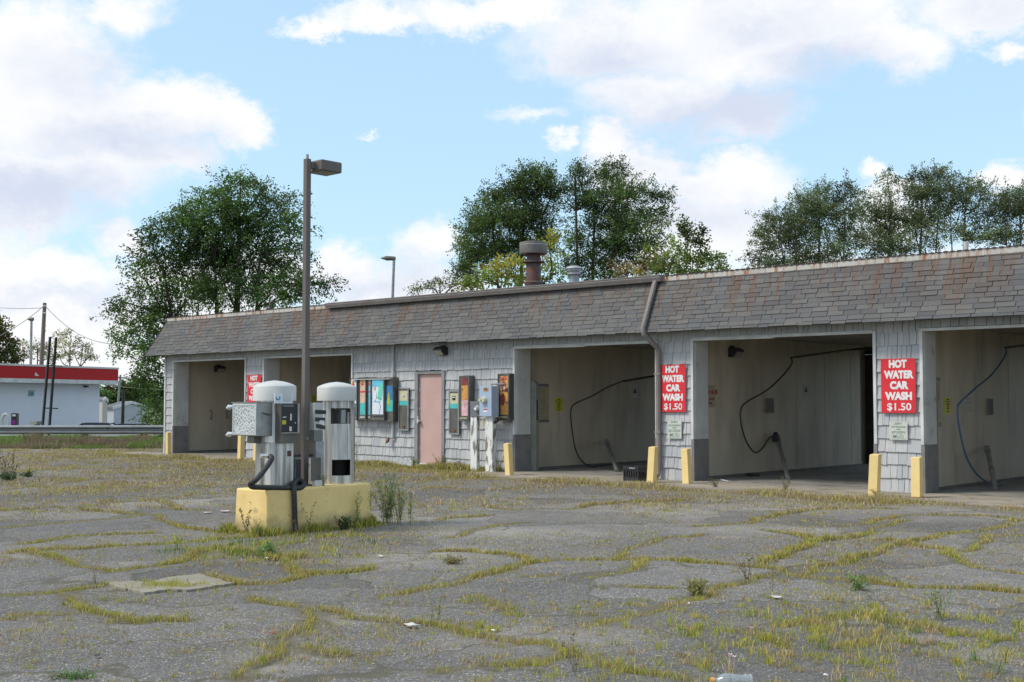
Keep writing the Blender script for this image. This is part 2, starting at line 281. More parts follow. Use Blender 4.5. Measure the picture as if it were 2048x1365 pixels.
# ------------------------------------------------------------------ mesh builder
BASE = {}
def tag(o, label=None, cat=None, group=None, kind=None):
    if label: o['label'] = label
    if cat: o['category'] = cat
    if group: o['group'] = group
    if kind: o['kind'] = kind
    return o
def thing(name, loc, label, cat, group=None):
    o = bpy.data.objects.new(name, None); o.empty_display_size = .2; C.objects.link(o); o.location = tuple(loc); BASE[o.name] = Vector(loc)
    return tag(o, label, cat, group)
def orth(d):
    d = Vector(d).normalized(); a = Vector((0, 0, 1)) if abs(d.z) < .9 else Vector((1, 0, 0))
    u = d.cross(a).normalized(); return u, d.cross(u).normalized()
class MB:
    def __init__(s, M=None): s.v = []; s.f = []; s.m = []; s.M = M
    def add(s, vs, fs, m=0):
        n = len(s.v)
        s.v += [tuple(s.M @ Vector(v)) for v in vs] if s.M else [tuple(float(c) for c in v) for v in vs]
        s.f += [tuple(i + n for i in f) for f in fs]; s.m += [m] * len(fs); return s
    def hexa(s, c, m=0): # 8 corners: bottom 4 ccw, top 4
        return s.add(c, [(0,3,2,1),(4,5,6,7),(0,1,5,4),(1,2,6,5),(2,3,7,6),(3,0,4,7)], m)
    def box(s, x0, x1, y0, y1, z0, z1, m=0):
        x0, x1 = sorted((x0, x1)); y0, y1 = sorted((y0, y1)); z0, z1 = sorted((z0, z1))
        return s.hexa([(x0,y0,z0),(x1,y0,z0),(x1,y1,z0),(x0,y1,z0),(x0,y0,z1),(x1,y0,z1),(x1,y1,z1),(x0,y1,z1)], m)
    def bar(s, p0, p1, w, h=None, m=0, up=None):
        p0, p1 = Vector(p0), Vector(p1); h = h or w
        if up: 
            d = (p1 - p0).normalized(); u = d.cross(Vector(up)).normalized(); v = u.cross(d)
        else: u, v = orth(p1 - p0)
        c = [p + u * a * w / 2 + v * b * h / 2 for p in (p0, p1) for a, b in ((-1,-1),(1,-1),(1,1),(-1,1))]
        return s.hexa(c, m)
    def tube(s, pts, r, n=8, m=0, caps=True):
        pts = [Vector(p) for p in pts]; rs = r if isinstance(r, (list, tuple)) else [r] * len(pts)
        vs = []; fs = []; u = None
        for i, p in enumerate(pts):
            d = (pts[min(i + 1, len(pts) - 1)] - pts[max(i - 1, 0)]).normalized()
            if u is None: u, w = orth(d)
            else:
                u = (u - d * u.dot(d)).normalized(); w = d.cross(u)
            vs += [p + (u * math.cos(a) + w * math.sin(a)) * rs[i] for a in [2 * math.pi * k / n for k in range(n)]]
        for i in range(len(pts) - 1):
            for k in range(n): fs.append((i*n+k, i*n+(k+1)%n, (i+1)*n+(k+1)%n, (i+1)*n+k))
        if caps: fs += [tuple(range(n))[::-1], tuple(range((len(pts)-1)*n, len(pts)*n))]
        return s.add(vs, fs, m)
    def lathe(s, prof, c=(0, 0, 0), n=32, m=0):
        vs = []; fs = []
        for r, z in prof: vs += [(c[0] + r * math.cos(2*math.pi*k/n), c[1] + r * math.sin(2*math.pi*k/n), c[2] + z) for k in range(n)]
        for i in range(len(prof) - 1):
            for k in range(n): fs.append((i*n+k, i*n+(k+1)%n, (i+1)*n+(k+1)%n, (i+1)*n+k))
        fs += [tuple(range(n))[::-1], tuple(range((len(prof)-1)*n, len(prof)*n))]
        return s.add(vs, fs, m)
    def prism(s, poly, a, b, axis='y', m=0): # poly of 2D points, extruded from a to b
        P = {'y': lambda u, v, t: (u, t, v), 'x': lambda u, v, t: (t, u, v), 'z': lambda u, v, t: (u, v, t)}[axis]
        n = len(poly); vs = [P(u, v, a) for u, v in poly] + [P(u, v, b) for u, v in poly]
        fs = [tuple(range(n)), tuple(range(2*n-1, n-1, -1))] + [(i, i+n, (i+1)%n+n, (i+1)%n) for i in range(n)]
        return s.add(vs, fs, m)
    def build(s, name, mats, parent=None, smooth=False, loc=None, bevel=0):
        if parent is not None: b = BASE[parent.name]
        else: b = Vector(loc) if loc is not None else Vector((0, 0, 0))
        me = bpy.data.meshes.new(name); me.from_pydata([(v[0]-b.x, v[1]-b.y, v[2]-b.z) for v in s.v], [], s.f)
        if not isinstance(mats, (list, tuple)): mats = [mats]
        for m in mats: me.materials.append(MT[m] if isinstance(m, str) else m)
        me.polygons.foreach_set('material_index', s.m)
        me.update()
        import bmesh
        bm = bmesh.new(); bm.from_mesh(me); bmesh.ops.recalc_face_normals(bm, faces=bm.faces); bm.to_mesh(me); bm.free()
        o = bpy.data.objects.new(name, me); C.objects.link(o); BASE[o.name] = b
        if parent is not None: o.parent = parent
        else: o.location = b
        if smooth:
            me.polygons.foreach_set('use_smooth', [True] * len(me.polygons))
            md = o.modifiers.new('split', 'EDGE_SPLIT'); md.split_angle = math.radians(40)
        if bevel:
            md = o.modifiers.new('bevel', 'BEVEL'); md.width = bevel; md.segments = 2; md.limit_method = 'ANGLE'
        return o
def one(mb, name, mats, label, cat, group=None, smooth=False, bevel=0):
    a = np.array(mb.v); loc = (a[:,0].mean(), a[:,1].mean(), a[:,2].min())
    return tag(mb.build(name, mats, None, smooth, loc, bevel), label, cat, group)
def struct(o): o['kind'] = 'structure'; return o

def text(s, size, org, face, name, mat, parent, bold=.0, xs=1.0, align='CENTER', thick=.0015, tilt=0, fit=None):
    """lettering as thin solid type; face '-Y' reads along +X, face '+X' reads along +Y"""
    cu = bpy.data.curves.new('t', 'FONT'); cu.body = s; cu.size = size; cu.align_x = align; cu.align_y = 'CENTER'
    cu.extrude = thick; cu.offset = bold; cu.resolution_u = 3
    ob = bpy.data.objects.new('t', cu); C.objects.link(ob)
    dg = bpy.context.evaluated_depsgraph_get(); me = bpy.data.meshes.new_from_object(ob.evaluated_get(dg)); bpy.data.objects.remove(ob)
    if fit:
        vx = [v.co.x for v in me.vertices]; xs = fit / (max(vx) - min(vx))
    R = Matrix.Rotation(math.pi/2, 4, 'X')
    if face == '+X': R = Matrix.Rotation(math.pi/2, 4, 'Z') @ R
    elif isinstance(face, Matrix): R = face
    b = BASE[parent.name]
    me.transform(Matrix.Translation(Vector(org) - b) @ R @ Matrix.Rotation(tilt, 4, 'Z') @ Matrix.Scale(xs, 4, (1, 0, 0)))
    me.materials.clear(); me.materials.append(MT[mat])
    o = bpy.data.objects.new(name, me); C.objects.link(o); o.parent = parent; BASE[o.name] = b; return o

def np_mesh(name, V, F, cols=None, mat=None, parent=None, loc=(0, 0, 0)):
    """V (n,3) world, F (m,k) constant-arity faces, cols per vertex"""
    me = bpy.data.meshes.new(name); V = np.asarray(V, np.float32) - np.array(loc, np.float32); k = F.shape[1]
    me.vertices.add(len(V)); me.vertices.foreach_set('co', V.ravel())
    me.loops.add(F.size); me.loops.foreach_set('vertex_index', F.ravel().astype(np.int32))
    me.polygons.add(len(F)); me.polygons.foreach_set('loop_start', np.arange(0, F.size, k, dtype=np.int32))
    if cols is not None:
        a = me.color_attributes.new('Col', 'FLOAT_COLOR', 'POINT'); a.data.foreach_set('color', np.c_[cols, np.ones(len(cols))].astype(np.float32).ravel())
    me.update(calc_edges=True); me.validate()
    if mat: me.materials.append(MT[mat])
    o = bpy.data.objects.new(name, me); C.objects.link(o); BASE[o.name] = Vector(loc)
    if parent is not None: o.parent = parent
    else: o.location = loc
    return o

# ================================================================== GROUND
W0 = 18.82            # facade plane of the wash building
S6 = 2.934; S5 = 2.926
def tr(z, ox, oy, s): return [(ox + x / s, oy + y / s) for x, y in z]
CRK = []
for z in [[(0,355),(180,340),(450,330),(620,305),(780,300),(870,290),(1130,265),(1370,250)], [(0,460),(110,450),(400,430),(700,400),(820,385)], [(700,240),(980,225),(1250,212)],
          [(150,545),(380,520),(450,505),(650,495),(900,490)], [(0,605),(170,590),(330,580),(480,575),(640,560),(900,545),(1250,525),(1540,505)], [(170,590),(300,630),(450,660),(560,690),(700,720)],
          [(740,710),(880,690),(1050,655),(1160,610),(1280,565)], [(0,860),(200,850),(400,830),(560,810),(620,790)], [(400,850),(500,890),(560,940),(680,970),(840,1010)],
          [(450,330),(560,350),(700,370),(850,380),(1000,420),(1130,460),(1300,500)], [(870,290),(960,300),(1050,350),(1250,350)], [(1190,740),(1380,785),(1560,785),(1700,760),(1860,740)],
          [(1280,565),(1480,610),(1560,640)], [(1600,620),(1680,680),(1880,730),(2040,720)], [(1500,870),(1700,900),(1850,920),(2048,950)],
          [(1800,930),(1790,1040),(1600,1090),(1560,1200),(1440,1260),(1400,1320)], [(1600,1130),(1700,1140),(1850,1180),(2048,1190)], [(1640,630),(1800,615)],
          [(300,200),(520,175),(900,160),(1300,140)], [(0,240),(200,215),(420,230),(640,200)], [(600,1000),(900,980),(1150,1000)], [(0,990),(200,960),(420,950)]]:
    CRK.append((tr(z, 0, 900, S5), 1.0))
for z in [[(0,575),(180,545)], [(200,700),(390,665),(600,625),(740,600),(900,555),(1040,520),(1200,495),(1400,500),(1550,505),(1650,500),(1850,500),(2048,520)], [(1550,500),(1640,440),(1760,380),(1850,365),(2048,345)],
          [(0,815),(200,830),(350,850),(480,880),(620,905),(780,940),(900,975),(1100,1000),(1200,1040),(1400,1075),(1550,1120),(1700,1140),(1900,1170),(2040,1200)], [(780,710),(900,760),(1000,820)],
          [(1440,870),(1600,830),(1740,790),(1850,770),(1980,750)], [(1080,600),(1250,580)], [(1430,600),(1600,570),(1700,490)], [(500,450),(700,435),(900,460),(960,480)],
          [(750,180),(960,205),(1240,205),(1400,175),(1600,160),(1950,150)], [(600,370),(700,340),(850,300),(1050,285)], [(1500,660),(1850,665)], [(960,480),(1100,520)], [(570,1150),(700,1140)], [(480,260),(820,240)],
          [(400,60),(700,90),(1000,80),(1500,60)], [(1200,1040),(1000,1100),(760,1120)]]:
    CRK.append((tr(z, 700, 950, S5), 1.1))
for z in [[(0,510),(200,520),(400,540),(600,550),(750,590),(900,600),(1100,615),(1400,650),(1700,665),(2048,690)], [(750,585),(800,550),(900,520),(1030,485),(1100,465),(1220,430),(1300,400),(1480,385),(1600,350),(1850,315),(2000,260)],
          [(80,740),(200,700),(350,650),(560,600),(640,590)], [(500,525),(600,490),(700,450),(800,390),(900,365),(1060,355),(1200,300),(1400,270)], [(0,365),(150,345)], [(80,300),(400,290),(500,265),(640,235),(740,210),(930,190),(1380,205)],
          [(950,300),(1100,280),(1300,250),(1450,240),(1800,240),(2000,260)], [(1110,375),(1290,385)], [(1730,450),(1850,350),(2048,350)], [(1640,440),(1700,510),(1850,560),(2048,590)],
          [(1150,840),(1300,850),(1500,880),(1700,920),(1850,940)], [(680,870),(830,850),(960,800),(1060,800),(1150,840)], [(450,900),(560,960),(660,1020)], [(870,1010),(1060,970),(1150,930),(1200,880)],
          [(1860,960),(2048,980)], [(580,320),(700,340),(800,370)], [(1300,400),(1450,420),(1640,440)]]:
    CRK.append((tr(z, 1350, 950, S6), 1.25))
CRKW = []
for pts, w in CRK:
    g = np.array([onZ(x, y)[:2] for x, y in pts]); CRKW.append((g, w))
def seg_samples(step):
    P = []; Wt = []
    for g, w in CRKW:
        for a, b in zip(g[:-1], g[1:]):
            n = max(1, int(np.linalg.norm(b - a) / step)); t = np.linspace(0, 1, n, endpoint=False)[:, None]
            P.append(a + (b - a) * t); Wt += [w] * n
    return np.vstack(P), np.array(Wt)
def wob(p):  # slight natural waver of every crack
    return p + .06 * np.c_[np.sin(p[:,0]*3.1 + p[:,1]*1.7) + .6*np.sin(p[:,1]*7.3), np.cos(p[:,1]*2.7 - p[:,0]*1.9) + .6*np.sin(p[:,0]*6.1)]
CP, CW = seg_samples(.05); CP = wob(CP)

def ground_mat():
    m, nt, N, L, P = newmat('cracked_asphalt')
    at = N.new('ShaderNodeAttribute'); at.attribute_name = 'Col'
    sep = N.new('ShaderNodeSeparateColor'); L.new(at.outputs['Color'], sep.inputs[0]); crack, light, dry = sep.outputs
    col = mixc(nt, mrange(nt, texnoise(nt, .55, 6, rough=.6), .36, .64), (.066,.065,.070), (.138,.130,.125))
    col = mixc(nt, mrange(nt, texnoise(nt, 3.2, 8, rough=.75), .40, .68, 0, .65), col, (.165,.152,.138))
    col = mixc(nt, mrange(nt, texnoise(nt, .8, 7, rough=.7), .52, .66, 0, .45), col, (.055,.054,.056))
    col = mixc(nt, mrange(nt, texnoise(nt, 1.7, 9, (1,1,1), .78), .565, .65, 0, .8), col, (.29,.26,.22))
    col = mixc(nt, math_(nt, 'MULTIPLY', light, mrange(nt, texnoise(nt, 3, 6, rough=.7), .35, .6, .25, .9)), col, (.36,.335,.31))
    v = N.new('ShaderNodeTexVoronoi'); g = N.new('ShaderNodeNewGeometry'); L.new(g.outputs['Position'], v.inputs['Vector']); v.inputs['Scale'].default_value = 95
    s2 = N.new('ShaderNodeSeparateColor'); L.new(v.outputs['Color'], s2.inputs[0])
    agg = mixc(nt, mrange(nt, s2.outputs[0], .0, 1.0), (.035,.035,.04), (.26,.255,.25))
    col = mixc(nt, .5, col, agg)
    spk = math_(nt, 'MULTIPLY', mrange(nt, s2.outputs[1], .86, .89), mrange(nt, v.outputs['Distance'], .5, .3))
    v2 = N.new('ShaderNodeTexVoronoi'); L.new(g.outputs['Position'], v2.inputs['Vector']); v2.inputs['Scale'].default_value = 42
    s3 = N.new('ShaderNodeSeparateColor'); L.new(v2.outputs['Color'], s3.inputs[0])
    spk2 = math_(nt, 'MULTIPLY', mrange(nt, s3.outputs[1], .90, .92), mrange(nt, v2.outputs['Distance'], .35, .22))
    col = mixc(nt, math_(nt, 'MAXIMUM', spk, spk2), col, (.50,.49,.47))
    # fine hairline cracks between the grassy ones
    mp = N.new('ShaderNodeMapping'); L.new(g.outputs['Position'], mp.inputs[0])
    nz = N.new('ShaderNodeTexNoise'); nz.inputs['Scale'].default_value = 1.6; nz.inputs['Detail'].default_value = 4; L.new(mp.outputs[0], nz.inputs['Vector'])
    ad = N.new('ShaderNodeVectorMath'); ad.operation = 'MULTIPLY_ADD'; L.new(nz.outputs['Color'], ad.inputs[0]); ad.inputs[1].default_value = (1.1,1.1,0); L.new(mp.outputs[0], ad.inputs[2])
    ve = N.new('ShaderNodeTexVoronoi'); ve.feature = 'DISTANCE_TO_EDGE'; ve.inputs['Scale'].default_value = .62; L.new(ad.outputs[0], ve.inputs['Vector'])
    hair = mrange(nt, ve.outputs['Distance'], .012, .004)
    col = mixc(nt, math_(nt, 'MULTIPLY', hair, .9), col, (.085,.08,.055))
    vc = N.new('ShaderNodeTexVoronoi'); vc.inputs['Scale'].default_value = .62; L.new(ad.outputs[0], vc.inputs['Vector']); s4 = N.new('ShaderNodeSeparateColor'); L.new(vc.outputs['Color'], s4.inputs[0])
    tone = N.new('ShaderNodeCombineColor'); tv = mrange(nt, s4.outputs[0], 0, 1, .70, 1.18)
    L.new(tv, tone.inputs[0]); L.new(math_(nt, 'MULTIPLY', tv, .95), tone.inputs[1]); L.new(math_(nt, 'MULTIPLY', tv, .89), tone.inputs[2])
    col = mixc(nt, 1.0, col, tone.outputs[0], 'MULTIPLY')
    # soil and dead thatch gathers in and round the cracks and in the dry zones
    cm = mrange(nt, math_(nt, 'ADD', crack, math_(nt, 'MULTIPLY', math_(nt, 'SUBTRACT', texnoise(nt, 7, 6, rough=.75), .5), 1.1)), .45, .75, 0, .9)
    col = mixc(nt, cm, col, mixc(nt, mrange(nt, texnoise(nt, 25, 4), .35, .65), (.15,.125,.075), (.085,.075,.045)))
    dm = mrange(nt, math_(nt, 'ADD', dry, math_(nt, 'MULTIPLY', math_(nt, 'SUBTRACT', texnoise(nt, 2.2, 7, rough=.72), .5), 1.6)), .42, .72, 0, .75)
    col = mixc(nt, dm, col, mixc(nt, mrange(nt, texnoise(nt, 18, 5), .35, .65), (.22,.185,.125), (.15,.14,.115)))
    L.new(col, P.inputs['Base Color']); P.inputs['Roughness'].default_value = .9
    bump(nt, P, v.outputs['Distance'], .35, .006)
    return m
MT['asphalt'] = ground_mat()
def far_mat():
    m, nt, N, L, P = newmat('rough_turf')
    col = mixc(nt, mrange(nt, texnoise(nt, .5, 6), .38, .62), (.075,.10,.03), (.13,.12,.06))
    col = mixc(nt, mrange(nt, texnoise(nt, 3, 6), .5, .7, 0, .7), col, (.17,.13,.085))
    L.new(col, P.inputs['Base Color']); P.inputs['Roughness'].default_value = 1; return m
MT['turf'] = far_mat()

# light worn patches and dry zones of the lot (centres surveyed from the photograph), radii in metres
LIGHT = [(1350,1020,1.6,1.1),(1200,1035,1.2,.6),(790,1125,.55,.3),(1010,1065,1.3,.35),(570,1305,.35,.18),(540,1330,.3,.14),(1110,1280,.7,.28),(1190,1275,.5,.2),(1500,1015,2.0,.6),(400,1005,2,.4),(250,1130,.3,.15),
         (1990,1310,.35,.12),(1830,1280,.25,.1),(690,1235,.3,.12),(880,1035,2,.7),(1560,1060,1.4,.3),(1900,1040,1.3,.3),(100,900,2,.6),(1900,1020,2.5,.5),(850,1110,.8,.4)]
LW = [(onZ(a, b)[:2], r1, r2) for a, b, r1, r2 in LIGHT]
def fields(X, Y):
    P = np.c_[X.ravel(), Y.ravel()]; crack = np.zeros(len(P)); dep = P @ FH; lat = P @ CR[:2]
    # nearest crack sample, by coarse cells
    cell = .5; key = {}
    for i, (x, y) in enumerate(CP): key.setdefault((int(x // cell), int(y // cell)), []).append(i)
    best = np.full(len(P), 9.0); ix = (P[:,0] // cell).astype(int); iy = (P[:,1] // cell).astype(int)
    order = {}
    for j, k in enumerate(zip(ix, iy)): order.setdefault(k, []).append(j)
    for k, js in order.items():
        c = [i for dx in (-1,0,1) for dy in (-1,0,1) for i in key.get((k[0]+dx, k[1]+dy), ())]
        if c:
            js = np.array(js); d = np.linalg.norm(P[js][:,None] - CP[c][None], axis=2).min(1); best[js] = d
    crack = np.clip(1 - best / .24, 0, 1)
    light = np.zeros(len(P))
    for c, r1, r2 in LW:
        q = P - c; a = q @ CR[:2] / r1; b = q @ FH / r2 / 1.8; light = np.maximum(light, np.clip(1.3 - np.hypot(a, b), 0, 1))
    # dry grass zone: far part, beside the apron and round the island; denser right foreground
    wallband = np.clip(1 - np.abs(P[:,1] - 17.3) / 1.6, 0, 1)
    far = np.clip((dep - 20) / 12, 0, 1) * .62
    isl = np.clip(1.25 - np.hypot(P[:,0] + 11.5, (P[:,1] - 9.1) * .6) / 1.5, 0, 1) * .55
    fg = .35 * np.exp(-(((dep - 8.3) / 1.2) ** 2)) * np.clip((lat + .5) / 2, 0, 1)
    dry = np.clip(np.maximum.reduce([wallband * .78, far, isl, fg, np.clip((dep - 13) / 8, 0, 1) * .36, np.full(len(P), .16)]), 0, 1)
    return crack.reshape(X.shape), light.reshape(X.shape), dry.reshape(X.shape), best.reshape(X.shape)

def slab_z(x, y, best):
    z = .010 * np.sin(x * .9 + 1) * np.cos(y * .8) + .006 * np.sin(x * 2.3 + y * 1.1)
    return np.clip(z, -.012, .02) - .022 * np.exp(-(best / .05) ** 2)
gs = .085
gx = np.arange(-57, .5, gs); gy = np.arange(1.5, 28.5, gs); GX, GY = np.meshgrid(gx, gy, indexing='ij')
dep = GX * FH[0] + GY * FH[1]; lat = GX * CR[0] + GY * CR[1]
edge = 38.6 + .5 * np.sin(GX * .7) + .35 * np.sin(GY * 1.9)
use = (dep < edge) & (dep > 3.5) & (np.abs(lat) < dep * .47 + 2.5) & ~((GY > 19.4) & (GX > -30.9))
crk, lgt, dry, best = fields(np.where(use, GX, 99.), np.where(use, GY, 99.))
Zg = slab_z(GX, GY, best)
idx = -np.ones(GX.shape, int); fu = use[:-1,:-1] & use[1:,:-1] & use[:-1,1:] & use[1:,1:]
need = np.zeros(GX.shape, bool); need[:-1,:-1] |= fu; need[1:,:-1] |= fu; need[:-1,1:] |= fu; need[1:,1:] |= fu
idx[need] = np.arange(need.sum())
F = np.stack([idx[:-1,:-1][fu], idx[1:,:-1][fu], idx[1:,1:][fu], idx[:-1,1:][fu]], 1)
lot = np_mesh('parking_lot', np.c_[GX[need], GY[need], Zg[need]], F, np.c_[crk[need], lgt[need], dry[need]], 'asphalt'); struct(lot)
lot.data.polygons.foreach_set('use_smooth', [True] * len(lot.data.polygons))

# the land as one sheet to the horizon; it drops a metre behind the guardrail
xs = np.concatenate([np.linspace(-900, -130, 16), np.arange(-120, 60, 3.0), np.linspace(70, 700, 14)]); ys = np.concatenate([np.linspace(-300, -12, 10), np.arange(-9, 160, 3.0), np.linspace(180, 1200, 18)])
X, Y = np.meshgrid(xs, ys, indexing='ij'); n2 = len(ys)
I = np.arange(X.size).reshape(X.shape)
F = np.stack([I[:-1,:-1].ravel(), I[1:,:-1].ravel(), I[1:,1:].ravel(), I[:-1,1:].ravel()], 1)
struct(np_mesh('ground', np.c_[X.ravel(), Y.ravel(), (terrain(X, Y) - .05).ravel()], F, None, 'turf'))
def camframe(depth_, lat_, z=0): # a point by distance ahead of and sideways from the camera station
    p = FH * depth_ + CR[:2] * lat_; return np.array([p[0], p[1], z])
mb = MB(); a = [camframe(64, -60, -1.14), camframe(64, 40, -1.14), camframe(96, 60, -1.14), camframe(96, -80, -1.14)]
mb.add([tuple(p) for p in a], [(0,1,2,3)]); 
MT['road'] = pm('pale_road', (.20,.195,.185), (.16,.155,.15), 1.5, .9); struct(mb.build('far_parking_lot', 'road'))
mb = MB(); a = [camframe(52.6, -60, -.03), camframe(52.6, 40, -.03), camframe(57.4, 44, -.03), camframe(57.4, -66, -.03)]; mb.add([tuple(p) for p in a], [(0,1,2,3)]); struct(mb.build('road', 'road'))
# bare sandy patch where the asphalt is gone
pp0 = [(212,1168),(265,1166),(300,1168),(330,1160),(400,1151),(440,1163),(466,1170),(430,1175),(385,1184),(335,1182),(290,1190),(262,1183),(240,1180)]
pp = []
for i_ in range(len(pp0)):
    (a_, b_), (c_, d_) = pp0[i_], pp0[(i_+1) % len(pp0)]
    for k_ in range(5): pp.append((a_+(c_-a_)*k_/5+random.uniform(-3,3), b_+(d_-b_)*k_/5+random.uniform(-1,1)))
mb = MB(); g = [onZ(x, y) for x, y in pp]; mb.add([(p[0], p[1], .016) for p in g] + [(p[0], p[1], -.03) for p in g], [tuple(range(len(g)))] + [(i, (i+1) % len(g), (i+1) % len(g) + len(g), i + len(g)) for i in range(len(g))])
struct(mb.build('dirt_patch', 'dirt'))
# concrete apron in front of the bays
mb = MB()
def apron(x0, x1, yf, y1):
    n = int((x1 - x0) / .25); xx = np.linspace(x0, x1, n)
    yy = yf + .06 * np.sin(xx * 3.1) + .05 * np.sin(xx * 7.7 + 1)
    for i in range(n - 1):
        mb.hexa([(xx[i],yy[i],-.06),(xx[i+1],yy[i+1],-.06),(xx[i+1],y1,-.06),(xx[i],y1,-.06),(xx[i],yy[i],.03),(xx[i+1],yy[i+1],.03),(xx[i+1],y1,.03),(xx[i],y1,.03)])
apron(-17.6, 1.0, 17.35, W0 + .1); apron(-31.9, -22.1, 17.75, W0 + .1)
struct(mb.build('concrete_apron', 'apron'))

# ================================================================== CAR WASH BUILDING
XL = -30.63; XR = -3.2; BACK = 27.2; EZ = 2.82
bld = thing('car_wash_building', (XL, W0, 0), 'long low grey shingled car wash with open bays and a mansard roof', 'car wash')
bays = [(-30.18,-26.76,2.61),(-25.92,-22.42,2.61),(-17.13,-13.51,2.60),(-12.66,-9.10,2.62),(-8.26,-4.70,2.63)]
solid = [(XL,-30.18),(-26.76,-25.92),(-22.42,-17.13),(-13.51,-12.66),(-9.10,-8.26),(-4.70,XR)]
DOOR = (-20.14,-19.28,2.13)
TH = .45
mb = MB()
for x0, x1 in solid:
    if x0 == -22.42:
        mb.box(x0, DOOR[0], W0+.03, W0+TH, 0, EZ+.3); mb.box(DOOR[1], x1, W0+.03, W0+TH, 0, EZ+.3); mb.box(DOOR[0], DOOR[1], W0+.03, W0+TH, DOOR[2], EZ+.3)
    else: mb.box(x0, x1, W0+.03, W0+TH, 0, EZ+.3)
for x0, x1, zt in bays: mb.box(x0, x1, W0+.03, W0+TH, zt+.02, EZ+.3)
mb.box(XL, XL+.2, W0+TH, BACK, 0, EZ+.3); mb.box(XL, XR, BACK-.2, BACK+.02, 2.62, EZ+.3)
for x0, x1 in solid: mb.box(x0, x1, BACK-.2, BACK+.02, 0, 2.61)
mb.box(XR-.2, XR, W0+TH, BACK-.2, 0, EZ+.3)
mb.build('wall', 'backing', bld)
# split wood shakes
mb = MB()
def shakes(xa, xb, za, zb, hole=None, y=W0, z_ref=.03, row=.2165):
    k0 = int((za - z_ref) / row) - 1; k = k0
    while z_ref + k * row < zb:
        z0 = z_ref + k * row; z1 = z0 + row + .05; k += 1
        if z1 < za + .03: continue
        x = xa - random.uniform(0, .03) if False else xa
        while x < xb - .004:
            w = random.choice((.075,.10,.12,.14,.16,.20)) * random.uniform(.85, 1.15); x2 = min(x + w, xb)
            if xb - x2 < .035: x2 = xb
            dz = random.uniform(-.008, .008) + (.006 * math.sin(x * 2.3 + k)); gp = random.uniform(.005, .011)
            lo = max(z0 + dz, za); hi = min(z1, zb)
            if hi - lo > .015:
                t = random.uniform(.008, .015)
                segs = [(x + gp, x2)]
                if hole and lo < hole[2]: 
                    segs = [(a, b) for a, b in ((x + gp, min(x2, hole[0])), (max(x + gp, hole[1]), x2)) if b - a > .01]
                for a, b in segs:
                    ya = y - t - .006 + random.uniform(-.003, .002)
                    mb.hexa([(a,ya,lo),(b,ya,lo+random.uniform(-.004,.004)),(b,y+.028,lo),(a,y+.028,lo),(a,y+.012,hi),(b,y+.012,hi),(b,y+.028,hi),(a,y+.028,hi)])
            x = x2
for x0, x1 in solid:
    shakes(x0 + .04 if x0 == XL else x0 + .045, x1 - .045, .03, EZ + .05, (DOOR[0]-.05, DOOR[1]+.05, DOOR[2]+.04) if x0 == -22.42 else None)
for x0, x1, zt in bays: shakes(x0 - .045, x1 + .045, zt + .05, EZ + .05)
mb.build('shingle_siding', 'shake', bld)
# mansard
YE, YT, ZE, ZT = W0 - .42, W0 + .03, 2.80, 3.80
XE, XT = XL - .42, XL + .02
mb = MB()
mb.prism([(YE,ZE-.01),(YT,ZT),(YT+.1,ZT),(YT+.1,ZE+.02),(W0+.03,ZE+.02)], XT, XR+.3, 'x')
mb.add([(XE,YE,ZE-.01),(XT,YE,ZE-.01),(XT,YT,ZT)], [(0,1,2)]); mb.add([(XE,YE,ZE-.01),(XT,YT,ZT),(XT,BACK,ZT),(XE,BACK+.4,ZE-.01)], [(0,1,2,3)])
mb.box(XE+.01, XR+.3, YE+.012, W0+.03, ZE+.005, ZE+.018)
mb.build('mansard_deck', 'backing', bld)
mb = MB(); NR = 12
sv = Vector((0, YT - YE, ZT - ZE)); sn = Vector((0, -(ZT - ZE), YT - YE)).normalized()
for k in range(NR + 1):
    t0 = (k - .55) / NR if k else -.012; t1 = min((k + .62) / NR, 1.0)
    if k == 0: t1 = .08
    xa = XE + (XT - XE) * max(t0, 0) ; x = xa
    while x < XR + .28:
        w = random.choice((.26,.30,.30,.32,.20)) * random.uniform(.94, 1.06); x2 = min(x + w, XR + .28)
        th = random.choice((.006,.011,.014)); d = (random.choice((0, 0, -.10)) + random.uniform(-.02, .02)) / NR; lift = random.uniform(0, .003)
        pa = Vector((0, YE, ZE)) + sv * (t0 + d); pb = Vector((0, YE, ZE)) + sv * t1
        c = []
        for P_, off in ((pa, th + .006 + lift), (pb, .008)):
            for xx in (x + .005, x2 - .005): c.append((xx, *(P_ + sn * off)[1:]))
            for xx in (x2 - .005, x + .005): c.append((xx, *(P_ + sn * -.002)[1:]))
        # order: outer-left, outer-right, inner-right, inner-left
        mb.hexa(c); x = x2
sv2 = Vector((XT - XE, 0, ZT - ZE)); sn2 = Vector((-(ZT - ZE), 0, XT - XE)).normalized()
for k in range(NR):
    t0 = (k - .02) / NR; t1 = min((k + 1.1) / NR, 1); y = YE + (YT - YE) * max(t0, 0)
    while y < BACK:
        w = random.uniform(.25, .34); pa = Vector((XE, 0, ZE)) + sv2 * t0; pb = Vector((XE, 0, ZE)) + sv2 * t1; c = []
        for P_, off in ((pa, .014), (pb, .006)):
            for yy, o in ((y+.003, off), (y+w, off), (y+w, -.002), (y+.003, -.002)): q = P_ + sn2 * o; c.append((q.x, yy, q.z))
        mb.hexa(c); y += w
mb.build('mansard_shingles', 'shingle', bld)
mb = MB(); mb.bar((XE-.005, YE-.012, ZE-.006), (XT, YT-.01, ZT+.01), .05, .02); mb.build('hip_cap', 'shingle', bld)
mb = MB(); mb.box(XT-.02, XR+.3, YT-.028, YT+.02, ZT-.02, ZT+.068); mb.build('fascia_board', 'fascia', bld)
mb = MB(); x = XT - .05
